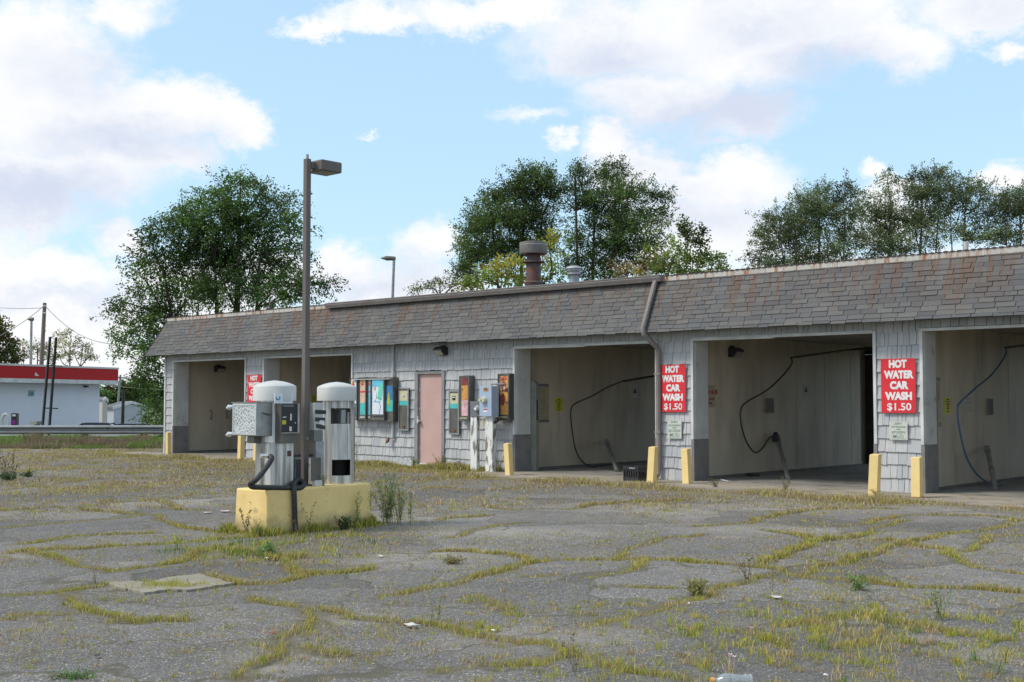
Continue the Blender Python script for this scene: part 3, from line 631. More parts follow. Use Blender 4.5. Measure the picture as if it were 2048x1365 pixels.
while x < XR + .3:
    mb.box(x, x + .055, YT - .045, YT + .3, ZT + .070, ZT + .088 + random.uniform(-.004, .004)); mb.box(x + .055, x + .11, YT - .035, YT + .3, ZT + .070, ZT + .079); x += .11
mb.box(XT, XR+.3, YT+.3, BACK, ZT-.02, ZT+.07)
mb.build('metal_roof', 'tin', bld)
# roof gutter over the middle, with its downspout
g0 = onY(655, 612, YT-.1)[0]; g1 = onY(1322, 560, YT-.1)[0]
gut = MB(); gut.prism([(YT-.03,ZT+.085),(YT-.16,ZT+.085),(YT-.165,ZT+.045),(YT-.13,ZT-.03),(YT-.03,ZT-.03)], g0, g1, 'x'); gut.prism([(YT-.175,ZT+.075),(YT-.175,ZT+.094),(YT-.02,ZT+.094),(YT-.02,ZT+.075)], g0-.005, g1+.005, 'x')
gut.build('gutter', 'gutter', bld)
dx = onY(1313, 570, YT-.1)[0]; dx2 = -13.47
def rtube(mb, pts, w, h): 
    for a, b in zip(pts[:-1], pts[1:]): mb.bar(a, b, w, h, up=(1,0,0))
ds = MB(); off = .055
pts = [(dx-.02, YT-.10, ZT-.02), (dx-.03, YT-.13, ZT-.09), (dx2+.0, YE-.055, ZE+.06), (dx2+.01, YE-.035, ZE-.05), (dx2+.06, W0-.11, ZE-.28), (dx2+.06, W0-.075, ZE-.36), (dx2+.06, W0-.075, .22), (dx2+.06, W0-.11, .12), (dx2+.0, W0-.26, .07)]
ds.tube(pts, .05, 8); o = ds.build('downspout', 'gutter', bld, smooth=True)
for zz in (.9, 2.0): MB().box(dx2-.005, dx2+.125, W0-.13, W0-.005, zz, zz+.035).build('bracket', 'gutter', o)
# trims, jambs, partitions, floors, ceilings of the bays
for i, (x0, x1, zt) in enumerate(bays):
    t = MB(); sag = .03 if i in (2, 3) else 0
    t.box(x0-.045, x0+.005, W0-.035, W0+.04, .80, zt+.045); t.box(x1-.005, x1+.045, W0-.035, W0+.04, .80 if i < 4 else .03, zt+.045)
    if sag:
        xm = x0 + (x1 - x0) * (.52 if i == 2 else .47)
        t.hexa([(x0+.006,W0-.036,zt),(xm,W0-.036,zt-.012),(xm,W0+.04,zt-.012),(x0+.006,W0+.04,zt),(x0+.006,W0-.036,zt+.045),(xm,W0-.036,zt+.032),(xm,W0+.04,zt+.032),(x0+.006,W0+.04,zt+.045)])
        t.box(xm-.02, x1-.006, W0-.042, W0+.04, zt+.005, zt+.05)
        t.box(x0+.006, x1-.006, W0-.02, W0+.06, zt+.012, zt+.06)
    else: t.box(x0+.006, x1-.006, W0-.034, W0+.04, zt-.003, zt+.042)
    t.build('opening_trim', 'trimw', bld)
    for xx, s in ((x0, 1), (x1, -1)):
        MB().box(xx, xx + s*.012, W0+.042, W0+TH+.01, .80, zt+.01).build('jamb_board', 'jamb', bld)
        MB().box(xx - s*.045, xx + s*.016, W0-.03, W0+TH+.012, .03, .795).build('kick_board', 'kick', bld)
    pw = MB(); xl = x0 - .14; xr = x1 + .14
    yend = BACK - .2 if i in (0, 4) else 25.75
    pw.box(xl-.10, xl, W0+TH, yend, .10, 2.95)
    for yy in np.arange(W0 + 1.6, yend, 1.22): pw.box(xl-.002, xl+.004, yy, yy+.010, .10, 2.8)
    pw.box(xl, xl+.035, W0+TH+.012, yend, .085, .115)
    pw.build('partition_wall', 'inwall', bld)
    pk = MB().box(xl-.1, xl+.012, W0+TH, yend, .03, .085).build('wall_base', 'kick', bld)
    if i in (1, 2, 4): MB().box(xr, xr+.10 if i != 2 else xr+.08, W0+TH, BACK-.2, .03, 2.95).build('partition_wall', 'inwall', bld)
    MB().box(x0-.5, x1+.30, W0+.1, BACK-.2, -.05, .028).build('bay_floor', 'bayfloor', bld)
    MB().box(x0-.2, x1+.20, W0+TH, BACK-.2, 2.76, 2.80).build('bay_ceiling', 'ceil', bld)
MB().box(XL-.018, XL+.035, W0-.036, W0+.05, .03, EZ).build('corner_board', 'trimw', bld)
# door
dr = MB(); dr.box(DOOR[0]+.005, DOOR[1]-.005, W0+.02, W0+.05, .10, DOOR[2]-.01); door = dr.build('door', 'pink', bld)
fr = MB(); fr.box(DOOR[0]-.05, DOOR[0]+.05, W0-.04, W0+.02, .05, DOOR[2]+.04); fr.box(DOOR[1]-.035, DOOR[1]+.05, W0-.04, W0+.02, .05, DOOR[2]+.04); fr.box(DOOR[0]+.05, DOOR[1]-.035, W0-.04, W0+.02, DOOR[2]-.015, DOOR[2]+.04)
fr.build('frame', 'doorframe', door)
MB().box(DOOR[0]-.02, DOOR[1]+.02, W0-.10, W0+.03, -.02, .085).build('threshold', 'apron', door)
MB().box(DOOR[0]+.06, DOOR[1]-.04, W0+.008, W0+.019, .085, .105).build('sweep', 'white', door)
for py in (781, 818, 897): 
    z = onY(841, py, W0)[2]; MB().tube([(DOOR[0]+.075, W0+.012, z-.035), (DOOR[0]+.075, W0+.012, z+.035)], .012, 8).build('hinge', 'silver', door)
z = onY(841, 842, W0)[2]; k = MB(); k.tube([(DOOR[0]+.09, W0+.02, z), (DOOR[0]+.09, W0-.05, z)], .022, 10); k.tube([(DOOR[0]+.09, W0-.045, z), (DOOR[0]+.09, W0-.075, z)], .034, 12); k.box(DOOR[0]+.052, DOOR[0]+.075, W0-.047, W0-.04, z-.06, z+.10)
k.build('handle', 'silver', door, smooth=True)

# ================================================================== SIGNS AND FITTINGS ON THE FRONT
def fx(px, py, off=0): p = onY(px, py, W0 - off); return p[0], p[2]
def redsign(x0, x1, z0, z1, label, rz=.0):
    y = W0 - .045
    t = thing('car_wash_sign', ((x0+x1)/2, y, z0), label, 'sign', 'red hot water car wash price signs')
    MB().box(x0, x1, y-.004, y, z0, z1).build('panel', 'red', t, bevel=.001)
    b = MB(); b.box(x0+.006, x1-.006, y-.0052, y-.0042, z1-.010, z1-.006)
    h = z1 - z0; w = x1 - x0; xc = (x0+x1)/2
    for i, (s, wd) in enumerate([('HOT', .52), ('WATER', .86), ('CAR', .54), ('WASH', .78), ('$1.50', .70)]):
        sz = h * .185; zc = z1 - h * (.105 + .197 * i)
        text(s, sz, (xc + (.01 if i else -.005), y-.006, zc), '-Y', 'lettering', 'white', t, bold=.010 if i < 4 else .003, fit=wd * w)
    for px_, pz in ((.03,.03),(.97,.03),(.03,.97),(.97,.97)): MB().tube([(x0+w*px_, y-.003, z0+h*pz), (x0+w*px_, y-.008, z0+h*pz)], .008, 8).build('screw', 'darksteel', t)
redsign(-13.40, -12.81, 1.30, 2.185, 'red sign reading hot water car wash on the pier right of the downspout')
redsign(-8.96, -8.37, 1.31, 2.195, 'red sign reading hot water car wash on the rightmost pier')
redsign(onY(498,752,W0)[0], onY(498,752,W0)[0]+.59, 1.31, 2.19, 'red hot water car wash sign partly hidden behind the left vacuum')
def mudsign(x0, x1, z0, z1, label):
    y = W0 - .045; t = thing('mud_notice', ((x0+x1)/2, y, z0), label, 'sign', 'pale mud notices under the red signs')
    MB().box(x0, x1, y-.004, y, z0, z1).build('panel', 'pale', t)
    h = z1-z0; xc = (x0+x1)/2
    for s, sz, f in (('SORRY', .14, .11), ('NO WASHING', .13, .29), ('WITH', .10, .42), ('EXCESSIVE', .17, .58), ('MUD', .26, .80)):
        text(s, sz*h, (xc, y-.006, z1-f*h), '-Y', 'lettering', 'signgreen', t, bold=.001, xs=.95 if s != 'MUD' else 1.1)
    MB().box(x0+.03, x1-.02, y-.007, y-.0045, z0+.016, z0+.022).build('underline', 'signgreen', t)
a = fx(1338,839); b = fx(1366,879); mudsign(a[0], b[0], b[1]+.01, a[1]-.01, 'pale green mud notice below the red sign next to the downspout')
a = fx(1781,842); b = fx(1818,882); mudsign(a[0], b[0], b[1]+.01, a[1]-.01, 'pale green mud notice below the rightmost red sign')

def floodlight(org, face, label, lit=True, cat='light', hang=False):
    x, y, z = org; t = thing('wall_light', org, label, cat, 'black box wall lights')
    if face == '-Y': M = Matrix.Translation(org)
    else: M = Matrix.Translation(org) @ Matrix.Rotation(math.pi/2, 4, 'Z')
    h = MB(M); h.prism([(0,-.09),(0,.09),(-.10,.10),(-.20,.05),(-.20,.02),(-.10,-.09)], -.14, .14, 'x'); h.build('housing', 'black', t, bevel=.006)
    l = MB(M); l.prism([(-.105,-.088),(-.203,.012),(-.207,.012),(-.109,-.092)], -.115, .115, 'x'); l.build('lens', 'lens' if lit else 'lensdark', t)
    MB(M).box(-.06, .06, -.03, .02, .09, .13).build('junction_box', 'black', t)
a = fx(887, 703, .02); floodlight((a[0], W0-.02, a[1]), '-Y', 'black wall light with pale lens above the pink door')
def inX(px, py, X): p = onX(px, py, X); return p[1], p[2]
BX = [b[0] - .14 for b in bays]
y_, z_ = inX(436, 739, BX[0]); floodlight((BX[0]+.005, y_, z_), '+X', 'black light on the inner wall of the leftmost bay', False)
y_, z_ = inX(1463, 706, BX[3]); floodlight((BX[3]+.005, y_, z_), '+X', 'black light on the inner wall of the wide bay between the two red signs', False)

# vending machines left of the conduit
def vend(x0, x1, z0, z1, d, name, label, cat, group, extra):
    y1 = W0 - .02; y0 = y1 - d
    t = thing(name, ((x0+x1)/2, y0, z0), label, cat, group)
    fr = MB(); e = .018; fr.box(x0, x1, y0+.012, y1, z0, z1); fr.box(x0, x0+e, y0, y0+.011, z0, z1); fr.box(x1-e, x1, y0, y0+.011, z0, z1); fr.box(x0+e, x1-e, y0, y0+.011, z1-e*1.4, z1); fr.box(x0+e, x1-e, y0, y0+.011, z0, z0+e*2.4)
    fr.build('cabinet', 'darksteel', t, bevel=.002)
    extra(t, x0+e, x1-e, y0+.012, z0+e*2.4, z1-e*1.4); return t
def strip(t, name, mat, x0, x1, y, z0, z1, th=.004): return MB().box(x0, x1, y-th, y, z0, z1).build(name, mat, t)
def blob(t, name, mat, x, z, rx, rz, y, n=14, th=.003, j=.15):
    pts = [(x + rx*math.cos(2*math.pi*k/n)*(1+random.uniform(-j,j)), z + rz*math.sin(2*math.pi*k/n)*(1+random.uniform(-j,j))) for k in range(n)]
    return MB().prism(pts, y-th, y).build(name, mat, t)
VG = 'fragrance and towel vending machines left of the pink door'
def art_narrow(top, bot):
    def f(t, x0, x1, y, z0, z1):
        w = x1-x0; h = z1-z0; a, b = x0+w*.12, x1-w*.12
        strip(t, 'picture_panel', top, a, b, y, z0+h*.38, z1-h*.02); strip(t, 'picture_panel', bot, a, b, y, z0+h*.08, z0+h*.379)
        blob(t, 'printed_logo', 'orange', x0+w*.42, z1-h*.11, w*.22, h*.06, y-.005); blob(t, 'printed_logo', 'red', x0+w*.45, z1-h*.15, w*.2, h*.03, y-.0085)
        strip(t, 'printed_band', 'red', a+.01, b-.004, y-.0045, z1-h*.36, z1-h*.32)
        strip(t, 'tray', 'silver', a, b, y-.005, z0+.004, z0+h*.035)
    return f
def art_wide(t, x0, x1, y, z0, z1):
    w = x1-x0; h = z1-z0
    strip(t, 'picture_panel', 'lilac', x0+w*.08, x1-w*.06, y, z0+h*.10, z1-h*.02)
    strip(t, 'printed_band', 'cyan', x0+w*.10, x1-w*.08, y-.0045, z1-h*.20, z1-h*.025)
    blob(t, 'printed_shape', 'mint', x1-w*.30, z1-h*.36, w*.20, h*.20, y-.005); blob(t, 'printed_shape', 'mint', x1-w*.20, z1-h*.22, w*.12, h*.12, y-.0085)
    blob(t, 'printed_figure', 'lilac', x0+w*.28, z1-h*.42, w*.16, h*.14, y-.0089, j=.08); blob(t, 'printed_figure', 'skin', x0+w*.27, z1-h*.24, w*.08, h*.055, y-.0125, j=.05)
    blob(t, 'printed_swash', 'cyan', x0+w*.46, z0+h*.42, w*.30, h*.018, y-.005, j=.3)
    for k in (0, 1): MB().tube([(x0+w*(.10+.5*k), y-.006, z0+h*(.50-.08*k)), (x0+w*(.45+.3*k), y-.006, z0+h*(.53-.22*k)), (x0+w*(.85-.2*k), y-.006, z0+h*(.48-.36*k))], .006, 5).build('crack', 'ink', t)
    strip(t, 'slot_row', 'black', x0+w*.08, x1-w*.06, y, z0+h*.03, z0+h*.09)
    for k in range(5): MB().tube([(x0+w*(.16+.16*k), y-.006, z0+h*.05), (x0+w*(.20+.16*k), y-.016, z0+h*.07)], .008, 6).build('lever', 'silver', t)
def art_tree(t, x0, x1, y, z0, z1):
    w = x1-x0; h = z1-z0; a, b = x0+w*.05, x1+.01
    strip(t, 'picture_panel', 'blue', a, b, y-.012, z0+h*.48, z0+h*.82); strip(t, 'picture_panel', 'teal', a, b, y-.012, z0+h*.20, z0+h*.479)
    xc = (a+b)/2; zc = z0+h*.50
    MB().prism([(xc-.012,zc-.16),(xc+.012,zc-.16),(xc+.012,zc-.12),(xc+.055,zc-.10),(xc+.03,zc-.02),(xc+.045,zc-.01),(xc+.02,zc+.07),(xc+.03,zc+.08),(xc,zc+.16),(xc-.03,zc+.08),(xc-.02,zc+.07),(xc-.045,zc-.01),(xc-.03,zc-.02),(xc-.055,zc-.10),(xc-.012,zc-.12)], y-.0205, y-.0165).build('printed_leaf_shape', 'signyellow', t)
D1 = .18
def fz(px, py, d): p = onY(px, py, W0-.02-d); return p[0], p[2]
for (pa, pb, py0, py1, d, fn, lab) in [(699,714,757,841,.20, art_narrow('lilac','blue'), 'leftmost narrow vending machine half hidden behind the right vacuum dome'),
        (717,732,755,840,.20, art_narrow('skin','teal'), 'narrow vending machine with a peach and teal picture'),
        (735,741,755,840,.20, art_narrow('cyan','cyan'), 'very narrow vending machine with a bright blue strip'),
        (741,768,756,841,.22, art_wide, 'wide vending machine with a cracked white and aqua picture'),
        (768,786,755,844,.16, art_tree, 'vending machine side with a blue poster and yellow leaf shape beside the conduit')]:
    a = fz(pa, py0, d); b = fz(pb, py1, d); z1, z0 = a[1], b[1]
    x0, x1 = a[0], b[0]
    vend(x0+.006, x1-.002, z0, z1, d, 'vending_machine', lab, 'vending machine', VG, fn)
a = fx(705,753,.2); b = fx(785,753,.2); o = MB().box(a[0]+.03, b[0]-.03, W0-.26, W0-.01, 2.005, 2.02); one(o, 'drip_shelf', 'trimw', 'thin white ledge over the row of vending machines', 'ledge')
def slot_panel(px0, px1, py0, py1, lab, icon):
    a = fx(px0, py0, .04); b = fx(px1, py1, .04); x0, x1, z1, z0 = a[0], b[0], a[1], b[1]; y = W0 - .06
    t = thing('bill_changer', ((x0+x1)/2, y, z0), lab, 'change machine', 'narrow change machines set in the wall')
    MB().box(x0, x1, y, W0-.005, z0, z1).build('faceplate', 'darksteel', t)
    e = .022; f = MB(); f.box(x0-.01, x0+e, y-.012, y-.001, z0-.01, z1+.01); f.box(x1-e, x1+.01, y-.012, y-.001, z0-.01, z1+.01); f.box(x0+e, x1-e, y-.012, y-.001, z1-e, z1+.01); f.box(x0+e, x1-e, y-.012, y-.001, z0-.01, z0+e); f.build('frame', 'steel', t)
    h = z1-z0; strip(t, 'label_plate', 'cream', x0+e+.004, x1-e-.004, y-.001, z1-h*.30, z1-h*.06); strip(t, 'label_plate', 'teal', x0+e+.004, x1-e-.004, y-.001, z1-h*.41, z1-h*.301)
    xc = (x0+x1)/2
    if icon: strip(t, 'bill_slot', 'black', xc-.05, xc+.045, y-.006, z1-h*.22, z1-h*.12); strip(t, 'slot_mouth', 'white', xc-.035, xc+.03, y-.011, z1-h*.165, z1-h*.14)
    else: MB().tube([(xc, y-.006, z1-h*.17), (xc, y-.02, z1-h*.17)], .035, 14).build('coin_bezel', 'silver', t)
    strip(t, 'coin_cup', 'brassv', xc-.035, xc+.035, y-.001, z0+h*.06, z0+h*.10, .02)
slot_panel(799, 818, 777, 861, 'tall narrow change machine between the conduit and the pink door', False)
slot_panel(900, 919, 782, 869, 'tall narrow change machine just right of the pink door', True)
def deep_vend(px0, pxc, px1, py0, py1, lab, fn):
    d = .17; a = fz(px0, py0, d); c = fz(pxc, py1, d)
    x0, x1 = a[0], c[0]; z1, z0 = a[1], c[1]
    t = vend(x0, x1, z0, z1, d, 'snack_vending_box', lab, 'vending machine', 'two tall picture vending boxes right of the door', fn)
    bx = MB(); b = fx(px1, py0, 0); bx.box(x0-.03, b[0], W0-.019, W0-.004, z0-.06, z1+.02); bx.build('back_plate', 'steel', t)
    MB().tube([(x0-.004, W0-.02-d, z1-.22), (x0-.02, W0-.04-d, z1-.28), (x0-.004, W0-.02-d, z1-.34)], .008, 6).build('handle', 'silver', t)
def art_a(t, x0, x1, y, z0, z1):
    w = x1-x0; h = z1-z0; strip(t, 'picture_panel', 'maroon', x0+w*.2, x1-w*.12, y, z0+h*.80, z1-h*.03); strip(t, 'picture_panel', 'orange', x0+w*.2, x1-w*.12, y, z0+h*.45, z0+h*.799); strip(t, 'picture_panel', 'pinkp', x0+w*.2, x1-w*.12, y, z0+h*.08, z0+h*.449)
    strip(t, 'price_tag', 'cream', x0+w*.22, x0+w*.45, y-.0045, z0+h*.33, z0+h*.40); strip(t, 'tray', 'paper', x0+w*.05, x1-w*.1, y-.004, z0+.002, z0+h*.04, .02)
def art_b(t, x0, x1, y, z0, z1):
    w = x1-x0; h = z1-z0; strip(t, 'picture_panel', 'orange', x0+w*.22, x1-w*.08, y, z0+h*.08, z1-h*.03)
    blob(t, 'printed_badge', 'red', x0+w*.55, z1-h*.08, w*.30, h*.05, y-.005); blob(t, 'printed_badge', 'orange', x0+w*.52, z1-h*.08, w*.18, h*.035, y-.0085)
    blob(t, 'printed_figure', 'maroon', x0+w*.5, z1-h*.24, w*.25, h*.10, y-.005); blob(t, 'printed_figure', 'maroon', x0+w*.42, z0+h*.42, w*.2, h*.14, y-.005)
    blob(t, 'printed_figure', 'skin', x0+w*.55, z1-h*.30, w*.14, h*.05, y-.0085); strip(t, 'tray', 'paper', x0+w*.05, x1-w*.1, y-.004, z0+.002, z0+h*.04, .02)
deep_vend(918, 938, 948, 752, 843, 'tall vending box with a faded pink and brown picture left of the electric boxes', art_a)
deep_vend(995, 1018, 1028, 748, 841, 'tall vending box with an orange picture right of the electric boxes', art_b)

# electric service on two peeling posts
p1 = onZ(950, 945); p2 = onZ(974, 947)
YP = W0 - .42
x1a, _ = onY(941, 900, YP)[[0, 2]]; x1b = onY(953, 900, YP)[0]; zt1 = onY(950, 833, YP)[2]
tp = MB().box(x1a, x1b, YP, YP+.10, 0, zt1-.002); one(tp, 'service_post', 'whitewood', 'peeling white post under the round meter box', 'post', 'peeling white posts carrying the electric boxes')
x2a = onY(970.5, 900, YP)[0]; x2b = onY(985, 900, YP)[0]
tp = MB().box(x2a, x2b, YP, YP+.10, 0, zt1-.002); one(tp, 'service_post', 'whitewood', 'peeling white post under the light blue switch box', 'post', 'peeling white posts carrying the electric boxes')
mx0 = onY(941.5, 810, YP)[0]; mx1 = onY(960, 810, YP)[0]; mz0 = onY(950, 833.5, YP)[2]; mz1 = onY(950, 803, YP)[2]
t = thing('electric_meter', ((mx0+mx1)/2, YP, mz0), 'dark grey meter box with a round glass meter beside the blue box', 'electric meter')
MB().box(mx0, mx1, YP-.02, YP+.12, mz0, mz1).build('box', 'meterbox', t, bevel=.004)
mxc = onY(956.5, 815, YP)[0]; mzc = (mz0+mz1)/2; m_ = MB(Matrix.Translation((mxc, YP-.02, mzc)) @ Matrix.Rotation(math.pi/2, 4, 'X')); m_.lathe([(.075,0),(.075,.02),(.062,.03),(.055,.06),(.03,.07)], n=24); m_.build('meter_dial', 'galv', t, smooth=True)
strip(t, 'meter_face', 'white', mxc-.035, mxc+.035, YP-.091, mzc-.02, mzc+.02)
bx0 = onY(960, 810, YP-.06)[0]; bx1 = onY(984.3, 810, YP-.06)[0]; bz0 = onY(970, 833, YP-.06)[2]; bz1 = onY(970, 773, YP-.06)[2]
t = thing('switch_box', ((bx0+bx1)/2, YP, bz0), 'light blue grey electric switch box numbered 595 with a round dial', 'electric box')
MB().box(bx0, bx1, YP-.08, YP+.14, bz0, bz1).build('box', 'greybox', t, bevel=.004)
w = bx1-bx0; h = bz1-bz0; yb = YP-.081
strip(t, 'number_plate', 'signyellow' if False else 'orange', bx0+w*.33, bx0+w*.74, yb, bz1-h*.17, bz1-h*.045)
text('595', h*.12, (bx0+w*.535, yb-.006, bz1-h*.107), '-Y', 'digits', 'ink', t, bold=.002, xs=.9)
m_ = MB(Matrix.Translation((bx0+w*.42, yb, bz1-h*.46)) @ Matrix.Rotation(math.pi/2, 4, 'X')); m_.lathe([(.075,0),(.075,.03),(.06,.045),(.055,.07)], n=20); m_.box(-.09,-.02,-.018,.018,.07,.10); m_.build('dial', 'cream', t, smooth=True)
strip(t, 'warning_label', 'white', bx0+w*.33, bx0+w*.68, yb, bz0+h*.13, bz0+h*.20); strip(t, 'warning_label', 'red', bx0+w*.33, bx0+w*.68, yb, bz0+h*.202, bz0+h*.235)
c = MB(); c.tube([(bx0+w*.6, YP+.06, bz1-.03), (bx0+w*.6, YP+.06, bz1+.03), (bx0+w*.66, YP+.08, bz1+.045), (bx1+.12, YP+.28, bz1+.045), (bx1+.16, W0, bz1+.045)], .02, 8); c.build('conduit', 'galv', t, smooth=True)
t2 = MB(); q = fx(967, 845, .5); t2.box(x2a-.10, x2a-.012, YP+.02, YP+.06, zt1-.19, zt1-.04); one(t2, 'small_outlet_box', 'paper', 'small cream outlet box hanging under the blue switch box', 'outlet box')
t2 = MB(); t2.tube([(x2b+.06, YP+.05, zt1-.02), (x2b+.09, YP+.04, zt1-.09), (x2b+.03, YP+.02, zt1-.13)], [.025,.045,.03], 8); t2.tube([(x2b+.07, YP+.03, zt1-.05), (x2b+.16, YP+.10, zt1-.02)], .018, 8)
one(t2, 'spotlight', 'black', 'small black spotlight under the blue switch box', 'light', smooth=True)
for dz in (0,): 
    t2 = MB(); t2.prism([(x2a+.02, zt1-.005), (x2a+.06, zt1-.02), (x2a+.10, zt1-.17), (x2a+.055, zt1-.18)], YP-.006, YP-.003); one(t2, 'paper_tag', 'white', 'white paper tag hanging on the right peeling post', 'tag')

# conduit pipe with spigot left of the door
cx = fx(786, 850, .05)[0]; t = thing('water_pipe', (cx, W0-.06, .85), 'thin grey pipe running down the wall left of the pink door', 'pipe')
m_ = MB(); zb = fx(786, 876, .06)[1]; m_.tube([(cx, W0-.06, ZE), (cx, W0-.06, zb)], .032, 8); m_.build('pipe', 'jamb', t, smooth=True)
m_ = MB(); m_.tube([(cx+.02, W0-.06, zb+.005), (cx-.08, W0-.07, zb+.005), (cx-.10, W0-.10, zb-.01)], [.03,.022,.026], 8); m_.build('elbow', 'signgreen', t, smooth=True)
m_ = MB(); m_.tube([(cx-.09, W0-.10, zb), (cx-.10, W0-.12, zb-.07), (cx-.13, W0-.14, zb-.12)], [.03,.036,.024], 8); m_.build('spigot', 'brassv', t, smooth=True)

# ================================================================== INSIDE THE BAYS
def wallplate(name, bay, pxa, pya, pxb, pyb, mat, label, cat, group=None, off=.006, th=.006):
    X = BX[bay] + off; y0, z1 = inX(pxa, pya, X); y1, z0 = inX(pxb, pyb, X)
    t = thing(name, (X, (y0+y1)/2, z0), label, cat, group); MB().box(X-th+.0, X, y0, y1, z0, z1).build('panel', mat, t); return t, X, y0, y1, z0, z1
def yellow_notice(bay, a, b, c, d, lab):
    t, X, y0, y1, z0, z1 = wallplate('yellow_notice', bay, a, b, c, d, 'signyellow', lab, 'sign', 'yellow notices inside the bays')
    h = z1-z0; yc = (y0+y1)/2; MB().box(X+.001, X+.003, y0+.01, y1-.01, z1-h*.26, z1-h*.22).build('rule', 'ink', t)
    for s, f, sz in (('ATTENTION', .13, .10), ('NO OILY ENGINES', .36, .07), ('OR UNDERCARRIAGE', .46, .07), ('WASHING OF', .58, .08), ('TRASH IN BAYS', .70, .08), ('THANK YOU', .86, .09)): text(s, h*sz, (X+.004, yc, z1-h*f), '+X', 'lettering', 'ink', t, bold=.0005, xs=.62)
yellow_notice(2, 1109, 796, 1126, 823, 'small yellow notice in the bay with the black crate')
yellow_notice(4, 1889, 795, 1902, 828, 'small yellow notice in the rightmost bay')
yellow_notice(1, 622, 790, 633, 812, 'small yellow notice in the bay seen between the vacuums')
def list_board(bay, a, b, c, d, lab):
    t, X, y0, y1, z0, z1 = wallplate('instruction_board', bay, a, b, c, d, 'paper', lab, 'sign', 'tall instruction boards inside the bays')
    h = z1-z0
    MB().box(X+.0005, X+.003, y0, y1, z1-h*.07, z1).build('header_band', 'meterbox', t); MB().box(X+.0005, X+.003, y0, y1, z0, z0+h*.07).build('footer_band', 'meterbox', t)
    for k in range(12): MB().box(X+.0005, X+.002, y0+.03, y1-.03-random.uniform(0,.08), z1-h*(.13+.065*k), z1-h*(.12+.065*k)).build('text_line', 'pipegrey', t)
list_board(2, 1077, 768, 1098, 845, 'tall yellowed instruction board beside the grey coin cabinet')
list_board(4, 1869, 755, 1882, 853, 'tall yellowed instruction board at the front of the rightmost bay')
t, X, y0, y1, z0, z1 = wallplate('bill_changer_sign', 3, 1400, 771, 1431, 815, 'paper', 'cream sign with red letters about a bill changer in front', 'sign')
h = z1-z0; yc = (y0+y1)/2 
MB().box(X+.0005, X+.002, y0+.02, y1-.02, z1-.03, z1-.022).build('border', 'redink', t); MB().box(X+.0005, X+.002, y0+.02, y1-.02, z0+.022, z0+.03).build('border', 'redink', t)
blob_ = MB(); blob_.lathe([(.03,0),(.03,.002)], n=12) 
for k in range(3):
    m_ = MB(Matrix.Translation((X+.001, yc+.02+k*.13, z1-h*.30)) @ Matrix.Rotation(math.pi/2, 4, 'Y')); m_.lathe([(.05,0),(.05,.002)], n=14); m_.build('printed_coin', 'redink', t)
text('BILL CHANGER', h*.17, (X+.002, y1-.03, z1-h*.62), '+X', 'lettering', 'redink', t, bold=.001, xs=.62, align='RIGHT'); text('IN FRONT', h*.17, (X+.002, y1-.10, z1-h*.82), '+X', 'lettering', 'redink', t, bold=.001, xs=.62, align='RIGHT')
wallplate('wall_hatch', 3, 1532, 797, 1548, 826, 'kick', 'small grey hatch on the wall behind the hanging hose', 'hatch', off=.03, th=.03)
wallplate('wall_hatch', 4, 1977, 798, 1987, 830, 'kick', 'small grey hatch on the wall of the rightmost bay', 'hatch', off=.03, th=.03)
t, X, y0, y1, z0, z1 = wallplate('red_bordered_notice', 4, 1928, 797, 1944, 823, 'pale', 'white notice with red bars beside the blue hose', 'sign')
for f in (.03, .55, .93): MB().box(X+.0005, X+.002, y0, y1, z0+(z1-z0)*f, z0+(z1-z0)*(f+.05)).build('red_bar', 'redink', t)
for f in (.2, .3, .4, .68, .78): MB().box(X+.0005, X+.002, y0+.02, y1-.02, z0+(z1-z0)*f, z0+(z1-z0)*(f+.025)).build('text_line', 'ink', t)
for bay, a, b, lab in ((2, (1265,770), (1275,796), 'small grey warning notice deep inside the bay with the black crate'), (3, (1607,768), (1617,793), 'small grey warning notice deep inside the wide bay with the black hose')):
    t, X, y0, y1, z0, z1 = wallplate('warning_notice', bay, *a, *b, 'jamb', lab, 'sign', 'small grey warning notices inside the bays')
    yc = (y0+y1)/2; zc = z0+(z1-z0)*.55; MB().prism([(yc-.07,zc-.06),(yc+.07,zc-.06),(yc,zc+.08)], X+.001, X+.003, 'x').build('warning_triangle', 'ink', t)
# coin cabinets standing against the partition
def cabinet(bay, px0, px1, pyt, lab, d=.30):
    X = BX[bay]; y0 = W0+TH+.02
    y1 = onX(px1, 900, X+d)[1]; zt = onX(px1-3, pyt, X+d)[2]
    t = thing('coin_cabinet', (X, y0, .03), lab, 'cabinet', 'grey coin cabinets inside the bays')
    MB().prism([(X,.03),(X+d,.03),(X+d,zt-.08),(X+d-.03,zt-.02),(X+d-.10,zt),(X,zt)], y0, y1, 'y').build('body', 'pipegrey', t, bevel=.004)
    z1 = onX(px0+6, 800, X+d)[2]; z0 = onX(px0+6, 841, X+d)[2]
    MB().box(X+d, X+d+.008, y0+.02, y0+(y1-y0)*.55, z0, z1).build('control_panel', 'black', t)
    for k in range(5): MB().tube([(X+d+.008, y0+.08+.05*(k%2), z1-.08-.08*k), (X+d+.02, y0+.08+.05*(k%2), z1-.08-.08*k)], .013, 8).build('button', 'silver', t)
cabinet(2, 1053, 1078, 762, 'tall grey coin cabinet at the front of the bay with the crate')
cabinet(4, 1866, 1877, 757, 'tall grey coin cabinet half hidden at the front of the rightmost bay', .12)
